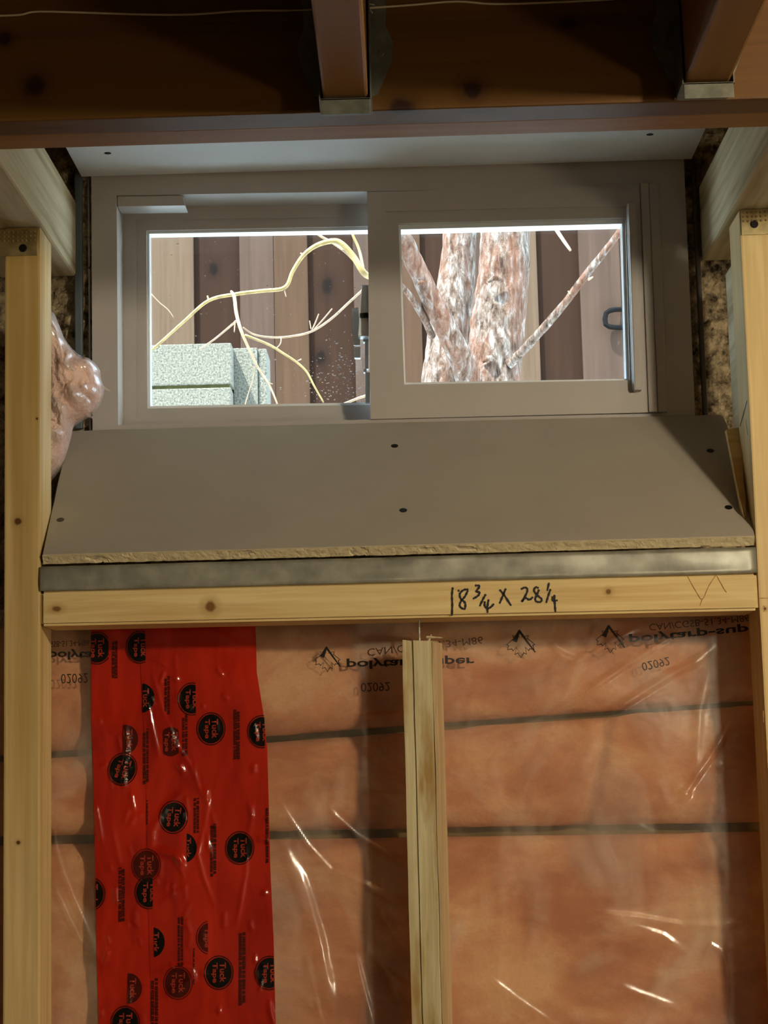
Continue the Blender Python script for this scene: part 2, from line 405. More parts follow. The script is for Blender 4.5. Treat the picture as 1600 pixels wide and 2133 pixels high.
# track covers at the right of the frame
for (a, b, c, d_, e, f_, y) in ((1334, 1351, 1352, 1370, 380, 858, Y2 - .003), (1352, 1372, 1371, 1391, 381, 858, Y2 + .0)):
    q = [at(c, f_, y), at(d_, f_, y), at(b, e, y), at(a, e, y)]
    wpart('track_cover', hexa_bm(q, Vector((0, .02, 0)), .001))
# latch on the meeting stile, brighter vinyl standing in for sky light on it
lk = wpart('latch', hexa_bm([at(746, 700, YF + .012), at(768, 700, YF + .012), at(767, 593, YF + .012), at(754, 593, YF + .012)], Vector((0, .018, 0)), .0008), m_pvc_w)
wpart('latch_knob', hexa_bm([at(750, 661, YF + .008), at(767, 661, YF + .008), at(767, 651, YF + .008), at(750, 652, YF + .008)], Vector((0, .012, 0)), .0005), m_black, parent=lk)
q = [at(737, 719, YF + .03), at(750, 719, YF + .03), at(749, 642, YF + .03), at(733, 644, YF + .03)]
bmx = bmesh.new(); 
O = [(737, 719), (750, 719), (751, 690), (746, 640), (734, 643), (733, 665)]
vv = [bmx.verts.new(at(x, y, YF + .028)) for x, y in O]; bmx.faces.new(vv)
ex = bmesh.ops.extrude_face_region(bmx, geom=bmx.faces[:]); bmesh.ops.translate(bmx, vec=(0, .004, 0), verts=[v for v in ex['geom'] if isinstance(v, bmesh.types.BMVert)])
wpart('latch_tab', bmx, plain('cloudy_plastic_tab', (206, 212, 212), .3), parent=lk)
for (x0, y0, x1, y1) in ((744, 674, 755, 688), (756, 696, 768, 712), (760, 712, 768, 768), (757, 768, 764, 775), (761, 775, 771, 838), (738, 722, 751, 745)):
    wpart('latch_catch', hexa_bm([at(x0, y1, YF + .03), at(x1, y1, YF + .03), at(x1, y0, YF + .03), at(x0, y0, YF + .03)], Vector((0, .010, 0)), .0006), m_pvc_w, parent=lk)

# ================================================================== FRAMING
def vertical(pxl, pxr, pyref, Y, z0, z1, depth, bev=.002):
    xl, xr = at(pxl, pyref, Y).x, at(pxr, pyref, Y).x
    return [Vector((xl, Y, z0)), Vector((xr, Y, z0)), Vector((xr, Y, z1)), Vector((xl, Y, z1))], Vector((0, depth, 0))
ztl = at(60, 473, 0).z; ztr = at(1570, 436, 0).z
def screw_disc(px, py, Y, n=(0, -1, 0), r=.0034, parent=None, name='screw', mat=m_screw, p=None, h=.0009):
    c = p if p is not None else at(px, py, Y)
    n = Vector(n).normalized(); bm = tube_bm([c - n * .012, c - n * .0001, c + n * h * .6, c + n * h], [.0012, r * .92, r, r * .8], 20)
    # recessed cross drive: a small raised cross reads as the slot
    return link(name, from_bm(bm, name), mat, parent=parent)
# left stud
q, dv = vertical(8, 83.5, 1250, 0, 0, ztl, .064)
stud_l = thing('wall_stud', ((q[0].x + q[1].x) / 2, .03, 0), 'pale pine stud left of the window with a dark knot at mid height', 'stud', 'wall studs')
link('board', from_bm(hexa_bm(q, dv, .0022), 'board'), m_stud_l, parent=stud_l)
SLX = q[1].x
# right stud
q, dv = vertical(1581, 1655, 1250, 0, 0, ztr, .064)
stud_r = thing('wall_stud', ((q[0].x + q[1].x) / 2, .03, 0), 'pale pine stud right of the window cut by the photo edge', 'stud', 'wall studs')
link('board', from_bm(hexa_bm(q, dv, .0022), 'board'), m_stud_r, parent=stud_r)
SRX = q[0].x
bm = bmesh.new()
def ribbon(bm, pts, w, Y, off=0., px=True, sub=6):
    P = [Vector(at(x, y, Y)) if px else Vector((x, Y, y)) for x, y in pts]
    R = []
    if len(P) > 2:
        for i in range(len(P) - 1):
            p0 = P[max(i - 1, 0)]; p1 = P[i]; p2 = P[i + 1]; p3 = P[min(i + 2, len(P) - 1)]
            for k in range(sub):
                t = k / sub
                R.append(.5 * (2 * p1 + (p2 - p0) * t + (2 * p0 - 5 * p1 + 4 * p2 - p3) * t * t + (3 * p1 - p0 - 3 * p2 + p3) * t ** 3))
        R.append(P[-1])
    else: R = [lerp(P[0], P[1], k / 4) for k in range(5)]
    prev = None; n = len(R)
    for i, p in enumerate(R):
        t = R[min(i + 1, n - 1)] - R[max(i - 1, 0)]
        if t.length < 1e-9: continue
        t.normalize(); s = Vector((-t.z, 0, t.x))
        ww = w * (.62 if i in (0, n - 1) else 1.) * (.9 + .2 * math.sin(i * 1.7))
        a = bm.verts.new(p + s * ww / 2 + Vector((0, off, 0))); b = bm.verts.new(p - s * ww / 2 + Vector((0, off, 0)))
        if prev: bm.faces.new((prev[0], prev[1], b, a))
        prev = (a, b)
# pencil ticks on the right stud side and front
for pts_, w_ in (([(1583, 1246), (1600, 1246)], .0007), ([(1590, 1262), (1596, 1268), (1590, 1274)], .0009), ([(1590, 1480), (1591, 1505)], .0012)):
    bm = bmesh.new(); ribbon(bm, pts_, w_, 0, -.0004); link('pencil_mark', from_bm(bm, 'pencil_mark'), m_pencil, parent=stud_r)
bm = bmesh.new()
for k in range(2):
    y0, y1 = (.006, .004), (.050, -.014)
    zt = at(1553, 832, 0).z if k == 0 else at(1553, 866, 0).z
    a = Vector((SRX - .0004, .008 + k * .012, zt)); b = Vector((SRX - .0004, .055 - k * .042, zt - .018))
    w = Vector((0, .0012, .0006)); bm.faces.new([bm.verts.new(x) for x in (a - w, a + w, b + w, b - w)])
link('marker_tick', from_bm(bm, 'marker_tick'), m_ink, parent=stud_r)
# second rough board behind the right stud, above the sill
z0 = at(1540, 905, .064).z
box('backing_board', (SRX + .0005, .0645, z0), (SRX + .036, .103, at(1500, 560, .08).z), m_block, .002, label='grey rough board fixed behind the right stud beside the window', cat='board')
# triangular shim at the right end of the sloped board
q = [at(1513, 894, .07), at(1543, 890, .07), at(1556, 1095, .02), at(1545, 1060, .02)]
link('wood_shim', from_bm(hexa_bm([q[0], q[1], q[2], q[3]], Vector((0.0, .010, -.001)), .0005), 'wood_shim'), m_header, label='thin yellow wood shim beside the right end of the sloped sill board', cat='shim')

# header between the studs
hx0, hx1 = SLX + .0006, SRX - .0006
def hz(px, py): return at(px, py, 0).z
q = [Vector((hx0, 0, hz(85, 1304))), Vector((hx1, 0, hz(1580, 1271))), Vector((hx1, 0, hz(1580, 1192))), Vector((hx0, 0, hz(85, 1231)))]
header = thing('header_rail', ((hx0 + hx1) / 2, .03, q[0].z), 'horizontal pine rail between the studs with a handwritten black size', 'lumber')
bm = hexa_bm(q, Vector((0, .064, 0)))
bevel_all(bm, .0028, seg=2)
link('board', from_bm(bm, 'board'), m_header, parent=header)
hw = lambda pts: [(900 + x / 5, 1180 + y / 5) for x, y in pts]
bm = bmesh.new()
for s in (
    [(217, 218), (208, 300), (212, 400), (207, 515)],
    [(270, 245), (286, 262)],
    [(380, 240), (330, 245), (290, 285), (300, 335), (345, 380), (342, 440), (305, 430), (288, 400), (305, 360), (345, 310), (375, 250)],
    [(448, 198), (495, 205), (462, 260), (495, 268), (480, 305), (425, 338)],
    [(562, 288), (530, 345), (498, 415)],
    [(550, 362), (550, 412), (585, 436), (622, 415), (645, 388)], [(590, 342), (578, 420), (580, 484)],
    [(770, 228), (740, 300), (705, 386)], [(704, 240), (760, 310), (825, 410)],
    [(928, 238), (962, 220), (992, 232), (985, 280), (935, 368), (972, 328), (1015, 346), (1052, 318)],
    [(1112, 225), (1078, 218), (1064, 255), (1098, 300), (1142, 340), (1130, 368), (1090, 366), (1076, 340), (1096, 290), (1116, 240)],
    [(1220, 168), (1200, 255)], [(1235, 235), (1210, 310), (1190, 380)],
    [(1256, 310), (1260, 356), (1310, 352)], [(1275, 294), (1280, 400), (1286, 474)]):
    ribbon(bm, hw(s), .0023, 0, -.0005)
link('handwriting', from_bm(bm, 'handwriting'), m_ink, parent=header, label='black marker writing 18 3/4 x 28 1/4')
bm = bmesh.new()
for s in ([(1432, 1200), (1450, 1232), (1463, 1248), (1476, 1222), (1492, 1197)], [(1492, 1197), (1508, 1226), (1514, 1234)], [(1463, 1248), (1458, 1262)]): ribbon(bm, s, .0007, 0, -.0004)
link('pencil_mark', from_bm(bm, 'pencil_mark'), m_pencil, parent=header)

# galvanised track on top of the rail
ztk0 = (hz(85, 1233), hz(1577, 1195)); ztk1 = (hz(85, 1181), hz(1577, 1140))
q = [Vector((hx0, -.0016, ztk0[0] - .001)), Vector((hx1, -.0016, ztk0[1] - .001)), Vector((hx1, -.0016, ztk1[1])), Vector((hx0, -.0016, ztk1[0]))]
track = thing('steel_track', ((hx0 + hx1) / 2, .02, q[0].z), 'long dull galvanized steel strip lying on the pine rail', 'metal strip')
# front web, gently buckled, with a top return
bm = bmesh.new(); N = 90; rows = []
for i in range(N + 1):
    t = i / N; zb = lerp(ztk0[0], ztk0[1], t) + .0008; zt = lerp(ztk1[0], ztk1[1], t); x = lerp(hx0, hx1, t); row = []
    for j in range(7):
        s = j / 6; bow = -.0011 * math.sin(s * math.pi) * (1 + .9 * math.sin(t * 23) * math.sin(t * 7 + 1)) - .0006 * math.sin(t * 37) * s
        if .40 < t < .52: bow += .0016 * math.sin((t - .40) / .12 * math.pi) * (s > .5) * (s - .5) * 2
        row.append(bm.verts.new((x, -.0022 + bow, lerp(zb, zt, s))))
    row.append(bm.verts.new((x, .055, zt + .0005)))
    rows.append(row)
for i in range(N):
    for j in range(7): bm.faces.new((rows[i][j], rows[i + 1][j], rows[i + 1][j + 1], rows[i][j + 1]))
bmesh.ops.solidify(bm, geom=bm.faces[:], thickness=.0007)
o = link('web', from_bm(bm, 'web'), m_galv, parent=track)
for p_ in o.data.polygons: p_.use_smooth = True

# sloped gypsum sill board
sb = [at(88, 1155, -.004), at(1572, 1116, -.004), at(1509, 880, YF - .008), at(148, 897, YF - .008)]
n_s = (sb[1] - sb[0]).cross(sb[3] - sb[0]).normalized()
if n_s.y > 0: n_s = -n_s
sill = thing('sill_board', tuple((sb[0] + sb[1]) / 2), 'wide sloped gypsum board under the window with five screw heads', 'drywall board')
bm = bmesh.new()
top = [sb[0], sb[1], at(1569, 1095, -.004 + .012), lerp(sb[1], sb[2], .93) + Vector((.0005, 0, 0)), at(1506, 874, YF - .0095), at(1495, 868.5, YF - .008), at(820, 881, YF - .008), sb[3], lerp(sb[3], sb[0], .45) + Vector((-.0015, 0, 0))]
n0 = n_s; pp = sb[0]
top = [p - n0 * (p - pp).dot(n0) for p in top]
v1 = [bm.verts.new(p) for p in top]; f = bm.faces.new(v1)
e = bmesh.ops.extrude_face_region(bm, geom=[f]); bmesh.ops.translate(bm, vec=-n_s * .0105, verts=[x for x in e['geom'] if isinstance(x, bmesh.types.BMVert)])
bevel_all(bm, .0008)
link('paper_face', from_bm(bm, 'paper_face'), m_paper, parent=sill)
# crumbly gypsum core along the lower edge
bm = bmesh.new(); N = 420; rows = []
dn = -n_s
outv = (dn.cross(Vector((1, 0, 0)))).normalized()
if outv.z > 0: outv = -outv
for i in range(N + 1):
    p = lerp(sb[0], sb[1], i / N); p = p - n0 * (p - pp).dot(n0); row = []
    row.append(bm.verts.new(p + outv * -.002 + dn * .0006))
    for j in range(6):
        s = .0006 + .0106 * j / 5
        h = .0012 + .0007 * noise.fractal(Vector((p.x * 130, s * 220, 1)), .7, 2, 3)
        if noise.noise(Vector((p.x * 34, 3, s * 90))) > .45: h -= .0011
        row.append(bm.verts.new(p + dn * s + outv * h))
    row.append(bm.verts.new(p + outv * -.002 + dn * .0112)); rows.append(row)
for i in range(N):
    for j in range(7): bm.faces.new((rows[i][j], rows[i + 1][j], rows[i + 1][j + 1], rows[i][j + 1]))
link('gypsum_edge', from_bm(bm, 'gypsum_edge'), m_gyp, parent=sill, label='crumbly yellowish broken lower edge')
def on_sill(px, py):
    v = ray(px, py); t = (pp - CAM).dot(n0) / v.dot(n0); return CAM + v * t
for k, (x, y) in enumerate(((822, 929), (840, 1063), (1480, 939), (1518, 1057), (126, 1083))):
    screw_disc(0, 0, 0, n_s, .0041, sill, p=on_sill(x, y), mat=m_screw if k < 4 else plain('paper_covered_screw', (70, 64, 56), .8), h=.0004)

# gypsum soffit over the window
bl, br = at(170, 369, YF - .002), at(1441, 332, YF - .002)
zs = lambda x: lerp(bl.z, br.z, (x - bl.x) / (br.x - bl.x))
fl = Vector((bl.x, .0, bl.z)); fr = Vector((br.x, .0, br.z))
q = [fl, fr, Vector((fr.x, 0, fr.z + .0125)), Vector((fl.x, 0, fl.z + .0125))]
soffit = thing('soffit_board', tuple((fl + fr) / 2 + Vector((0, .1, 0))), 'pale gypsum board lying flat over the top of the window', 'drywall board')
link('paper_face', from_bm(hexa_bm(q, Vector((0, YF - .003, 0)), .0008), 'paper_face'), m_paper_w, parent=soffit)
for x, y in ((224.5, 319), (1354, 280)):
    p = atz(x, y, zs(atz(x, y, bl.z).x))
    screw_disc(0, 0, 0, (0, 0, -1), .0040, soffit, p=p, h=.0004)
# lumber above the soffit that carries it
box('blocking_lumber', (SLX - .02, .03, zs(0) + .022), (SRX + .02, .118, zs(0) + .06), m_block, .002, label='rough lumber blocking hidden above the soffit board', cat='lumber')

# short horizontal lumber blocks on top of the studs
zb_l = ztl + .0005; zb_r = ztr + .0005
xl = at(159, 560, .2).x
blk_l = box('top_block', (xl - .088, -.30, zb_l), (xl, .203, zb_l + .088), m_block, .003, label='pale rough lumber block resting on the left stud', cat='lumber', group='rough top blocks')
xr = at(1462, 520, .2).x
blk_r = box('top_block', (xr, -.30, zb_r), (xr + .088, .203, zb_r + .088), m_block, .003, label='pale rough lumber block resting on the right stud', cat='lumber', group='rough top blocks')

# perforated metal plates nailed over the stud tops
def nail_plate(x0, x1, y0, y1, label, screw, xe):
    a, b = at(x0, y1, -.0005), at(x1, y0, -.0005)
    t = thing('metal_plate', ((a.x + b.x) / 2, -.001, a.z), label, 'metal plate', 'perforated metal plates')
    bm = hexa_bm([Vector((a.x, -.0018, a.z)), Vector((b.x, -.0018, a.z)), Vector((b.x, -.0018, b.z)), Vector((a.x, -.0018, b.z))], Vector((0, .0012, 0)), .0003)
    link('plate', from_bm(bm, 'plate'), m_strap, parent=t)
    bm = bmesh.new(); s = .0046
    nx = int((b.x - a.x) / s); nz = int((b.z - a.z) * .55 / s)
    for i in range(nx):
        for j in range(nz):
            cx = a.x + (i + .5) * s; cz = b.z - (j + .7) * s
            tube_bm([(cx, -.0016, cz), (cx, -.0026, cz), (cx, -.0030, cz)], [.0016, .0011, .0005], 6, bm)
    link('punched_teeth', from_bm(bm, 'punched_teeth'), m_strap, parent=t, kind='stuff')
    c = at(*screw, -.0018); screw_disc(0, 0, 0, (0, -1, 0), .0043, t, p=c)
nail_plate(-60, 78, 477, 536, 'dull punched metal plate with a screw above the left stud', (48, 517), 0)
nail_plate(1545, 1590, 436, 490, 'shiny punched metal plate with a screw above the right stud', (1571, 467), 0)
# overlapping end of a second plate on the right
nail_plate(1592, 1660, 433, 488, 'second punched metal plate at the right edge of the photo', (1640, 466), 0)

# ------------------------------------------------------------------ beam
def beam_line(y_l, y_r, Y): return at(0, y_l, Y), at(1600, y_r, Y)
a, b = beam_line(253, 205, -.4); a2, b2 = beam_line(316, 258, -.4 + .076)
zb = (a.z + b.z) / 2
rot = math.atan2(b.z - a.z, b.x - a.x)
beam = thing('floor_beam', (0, -.36, zb), 'thick brown two-ply wooden beam across the top with dark knots', 'beam')
def ply(y0, y1, dz, mat, name='beam_ply'):
    x0, x1 = -1.6, 1.6
    sl_ = (b.z - a.z) / (b.x - a.x); za = a.z + (x0 - a.x) * sl_ + dz; zbb = a.z + (x1 - a.x) * sl_ + dz
    q = [Vector((x0, y0, za)), Vector((x1, y0, zbb)), Vector((x1, y0, CEIL - .001)), Vector((x0, y0, CEIL - .001))]
    link(name, from_bm(hexa_bm(q, Vector((0, y1 - y0, 0)), .0022), name), mat, parent=beam)
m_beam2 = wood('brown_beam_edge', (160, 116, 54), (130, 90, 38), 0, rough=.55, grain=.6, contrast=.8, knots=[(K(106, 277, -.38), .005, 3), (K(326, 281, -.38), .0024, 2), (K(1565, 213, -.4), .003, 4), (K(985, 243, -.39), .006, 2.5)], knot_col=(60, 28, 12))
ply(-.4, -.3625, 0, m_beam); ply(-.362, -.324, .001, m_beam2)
# black smudges around the joist hanger
# joists with hangers
def joist(xl_, xr_, zj, lab, glab, visible=True):
    t = thing('floor_joist', ((xl_ + xr_) / 2, -2.2, zj), lab, 'joist', 'floor joists overhead')
    q = [Vector((xl_, -4.08, zj)), Vector((xr_, -4.08, zj)), Vector((xr_, -4.08, CEIL - .001)), Vector((xl_, -4.08, CEIL - .001))]
    link('board', from_bm(hexa_bm(q, Vector((0, 4.08 - .4035, 0)), .0025), 'board'), m_joist, parent=t)
    h = thing('joist_hanger', ((xl_ + xr_) / 2, -.42, zj), glab, 'joist hanger', 'joist hangers')
    g = .0012; d = .038
    bm = bmesh.new()
    # seat (slightly hanging front lip) + side plates
    box_bm((xl_ - g * 1.6, -.4025 - d, zj - .0035), (xr_ + g * 1.6, -.4025, zj - .0022), .0, bm)
    link('seat', from_bm(bm, 'seat'), m_hang, parent=h)
    bm = bmesh.new()
    box_bm((xl_ - g * 1.6, -.4025 - d, zj - .0155), (xr_ + g * 1.6, -.4025 - d + .0012, zj - .0022), .0004, bm)
    for s, x in ((-1, xl_ - g * 1.6), (1, xr_ + g * 1.6)):
        q = [Vector((x, -.4025, zj - .003)), Vector((x, -.4025 - d, zj - .003)), Vector((x, -.4025 - d * .92, zj + .05)), Vector((x, -.4025 - d * .5, zj + .14)), Vector((x, -.4025, zj + .14))]
        n = [bm.verts.new(p) for p in q]; m = [bm.verts.new(p + Vector((s * .0012, 0, 0))) for p in q]
        bm.faces.new(n); bm.faces.new(m[::-1])
        for k in range(5): bm.faces.new((n[k], n[(k + 1) % 5], m[(k + 1) % 5], m[k]))
        # flange against the beam: pointed at the bottom, widening upward
        F_ = [(0, .012), (.006, .014), (.018, .042), (.020, .060), (.014, .074), (.017, .14), (0, .14)]
        n = [bm.verts.new((x + s * dx, -.4015, zj + dz)) for dx, dz in F_]; m = [bm.verts.new((x + s * dx, -.4028, zj + dz)) for dx, dz in F_]
        bm.faces.new(n); bm.faces.new(m[::-1])
        L = len(F_)
        for k in range(L): bm.faces.new((n[k], n[(k + 1) % L], m[(k + 1) % L], m[k]))
    link('hanger_sides', from_bm(bm, 'hanger_sides'), m_hang, parent=h)
    for s, x in ((-1, xl_), (1, xr_)):
        for dz in (.05, .1):
            screw_disc(0, 0, 0, (0, -1, 0), .0027, h, p=Vector((x + s * .0115, -.4028, zj + dz)), name='nail', mat=m_hang)
    return t
JY = -.4025 - .038
def joist_from_px(xl, xr, py, lab, glab):
    # px at the seam between joist bottom and hanger seat front lip
    a_, b_ = at(xl, py, JY), at(xr, py, JY); joist(a_.x, b_.x, (a_.z + b_.z) / 2, lab, glab); return a_.x, b_.x, a_.z
j1 = joist_from_px(672, 766, 199, 'orange-brown floor joist left of centre at the top of the photo', 'grey steel joist hanger under the joist left of centre')
j2 = joist_from_px(1429, 1523, 166, 'orange-brown floor joist at the upper right corner', 'grey steel joist hanger under the upper right joist')

# white string along the beam
bm = bmesh.new()
S1 = [(-20, 33), (40, 31), (80, 24), (200, 27), (300, 30), (400, 30), (500, 23), (600, 22), (668, 20), (765, 17), (860, 10), (950, 3), (1020, 8), (1100, 7), (1250, 0), (1330, -6)]
pts = [at(x, y, -.405) for x, y in S1]
L1 = [p for p, s in zip(pts, S1) if s[0] < 668]; R1 = [p for p, s in zip(pts, S1) if s[0] > 700]
tube_bm(L1, .0009, 6, bm, sub=4); tube_bm(R1, .0009, 6, bm, sub=4)
tube_bm([L1[-1], at(655, 20, -.4035), at(720, 16, -.4020), R1[0]], .0007, 6, bm)
for e_ in ([(757, 4), (766, 14), (776, 27)], [(757, -2), (768, 8), (780, 10)], [(760, 16), (756, 24)]):
    tube_bm([at(x, y, -.405 - .002 * i) for i, (x, y) in enumerate(e_)], .0006, 5, bm)
link('white_string', from_bm(bm, 'white_string'), m_string, label='thin white string stretched along the brown beam with frayed ends', cat='string')

# ------------------------------------------------------------------ loose split strip hanging below the rail
yb_ = .018
p_tl, p_tr = at(837, 1331, yb_), at(905, 1334, yb_ + .006)
ang = math.radians(-13)
w = .0335; cxb = (p_tl.x + w / 2 * math.cos(ang)); zt = p_tl.z
ex_, ey_ = Vector((math.cos(ang), math.sin(-ang) * -1, 0)), None
# local axes: ex points right and away from the viewer's side so the right face shows
ex_ = Vector((math.cos(ang), math.sin(ang), 0)); ey_ = Vector((-ex_.y, ex_.x, 0))
brace = thing('split_strip', (p_tl.x + w / 2, yb_ + .02, 0), 'weathered split wooden strip standing upright under the middle of the pine rail', 'lumber strip')
def strip_piece(u0, u1, v0, v1, ztop, mat=m_brace, name='strip', jag=0, seed=0, lean=0):
    bm = bmesh.new(); N = 60; rr = random.Random(seed); z_lo = 0; rings = []
    base = p_tl
    prof = [(u0, v0), (u1, v0), (u1, v1), (u0, v1)]
    for i in range(N + 1):
        t = i / N; z = lerp(z_lo, ztop, t); rg = []
        for k, (u_, v_) in enumerate(prof):
            du = .0006 * noise.noise(Vector((z * 14, k * 7, seed))) + .0005 * noise.noise(Vector((z * 60, k * 3, seed)))
            zz = z + (jag * (.5 - rr.random()) if i == N else 0) - (0 if i < N else .0012 * k % .002)
            p = Vector((base.x, base.y, 0)) + ex_ * (u_ + du) + ey_ * (v_ + du) + Vector((lean * (ztop - z), 0, zz))
            rg.append(bm.verts.new(p))
        rings.append(rg)
    for i in range(N):
        for k in range(4): bm.faces.new((rings[i][k], rings[i][(k + 1) % 4], rings[i + 1][(k + 1) % 4], rings[i + 1][k]))
    bm.faces.new(rings[0][::-1]); bm.faces.new(rings[-1])
    bevel_all(bm, .0006, .8)
    return link(name, from_bm(bm, name), mat, parent=brace)
strip_piece(0, .0115, .0015, .034, zt - .001, seed=1, jag=.001)
strip_piece(.0119, .0305, 0, .034, zt - .0015, seed=2, jag=.001)
strip_piece(.0312, .0345, .0015, .036, zt - .0035, seed=3, jag=.002, mat=wood('strip_side', (206, 184, 144), (172, 144, 102), 2), name='splinter')
bm = tube_bm([Vector((p_tl.x, p_tl.y, zt)) + ex_ * .026 + Vector((0, 0, .001)), Vector((p_tl.x, p_tl.y, zt)) + ex_ * .043 + Vector((0, 0, -.0006))], [.0014, .0006], 5)
tube_bm([Vector((p_tl.x, p_tl.y, zt)) + ex_ * .028 + Vector((0, .002, -.003)), Vector((p_tl.x, p_tl.y, zt)) + ex_ * .031 + Vector((0, 0, .0035))], [.0016, .0008], 5, bm)
link('splinter', from_bm(bm, 'splinter'), m_brace, parent=brace)
# threaded screw between rail and strip
sc0 = at(874, 1332, .033); hb = hz(870, 1287)
bm = tube_bm([Vector((sc0.x, .033, zt - .01)), Vector((sc0.x, .033, hb + .004))], .0009, 8)
pts = []; L = hb + .004 - (zt - .01)
for i in range(12 * 16):
    t = i / (12 * 16); a_ = t * 16 * 2 * math.pi * .8; pts.append((sc0.x + math.cos(a_) * .0012, .033 + math.sin(a_) * .0012, zt - .01 + t * L))
tube_bm(pts, .00035, 4, bm)
link('screw', from_bm(bm, 'screw'), m_galv, label='thin threaded screw joining the pine rail and the split strip', cat='screw')

# ================================================================== INSULATION, FILM AND TAPE
YP = .080                                              # mean plane of the clear film
# insulation batts, one above another, with a brown sheet behind that paints the seam shade
PX0, PX1 = SLX - .26, SRX + .26
ztop = header_top = hz(800, 1225) + .02
gv0, gv1 = at(1258, 1510, .1), at(1218, 1720, .1)            # a soft upright fold in the middle batt
def batt(za, zb_, label, seed, s0=0., s1=0.):
    """lumpy pink batt between heights za < zb_ (given at x = 0), edges sloping by s0 / s1 per metre"""
    bm = bmesh.new(); nx, nz = 210, max(10, int((zb_ - za) / .006)); g = []
    for j in range(nz + 1):
        row = []
        for i in range(nx + 1):
            x = lerp(PX0, PX1, i / nx); z = lerp(za + s0 * x, zb_ + s1 * x, j / nz)
            e = min(j, nz - j) / nz * (zb_ - za)
            rnd_ = .012 * math.exp(-(e / .009) ** 2)
            h = .006 * noise.fractal(Vector((x * 9, seed, z * 14)), .8, 2, 4) + .004 * math.sin(x * 9 + seed)
            if seed == 5.1:
                gx = lerp(gv1.x, gv0.x, (z - gv1.z) / (gv0.z - gv1.z)); h -= .013 * math.exp(-((x - gx) / .008) ** 2)
            zz = z + .004 * noise.noise(Vector((x * 18, seed, j > nz / 2))) * (1 if j in (0, nz) else 0)
            row.append(bm.verts.new((x, .096 + rnd_ - h * .7, zz)))
        g.append(row)
    for j in range(nz):
        for i in range(nx): bm.faces.new((g[j][i], g[j][i + 1], g[j + 1][i + 1], g[j + 1][i]))
    # back and sides
    bk = [[bm.verts.new((v.co.x, .1265, v.co.z)) for v in (g[j][0], g[j][nx])] for j in (0, nz)]
    bm.faces.new([v for v in g[0]] + [bk[0][1], bk[0][0]]); bm.faces.new([v for v in g[nz]][::-1] + [bk[1][0], bk[1][1]])
    bm.faces.new([g[j][0] for j in range(nz + 1)][::-1] + [bk[0][0], bk[1][0]]); bm.faces.new([g[j][nx] for j in range(nz + 1)] + [bk[1][1], bk[0][1]])
    bm.faces.new((bk[0][0], bk[0][1], bk[1][1], bk[1][0]))
    return link('insulation_batt', from_bm(bm, 'insulation_batt'), m_ins, label=label, cat='insulation', group='pink insulation batts', smooth=True)
z1a, z1b = at(865, 1509, .1).z, at(865, 1526, .1).z
z2a, z2b = at(865, 1724, .1).z, at(865, 1748, .1).z
batt(z1a, hz(800, 1270), 'pink insulation batt just under the pine rail', 2.3, .05, 0)
batt(z2a, z1b, 'pink insulation batt in the middle, between the two dark seams', 5.1, -.006, .05)
batt(.02, z2b, 'pink insulation batt filling the bottom of the photo', 8.7, 0, -.006)
box('seam_shade_sheet', (PX0, .1275, .02), (PX1, .205, hz(800, 1270)), m_seam_shade, label='brown sheet behind the insulation batts, its dark colour standing in for shade in the seams', cat='backing')

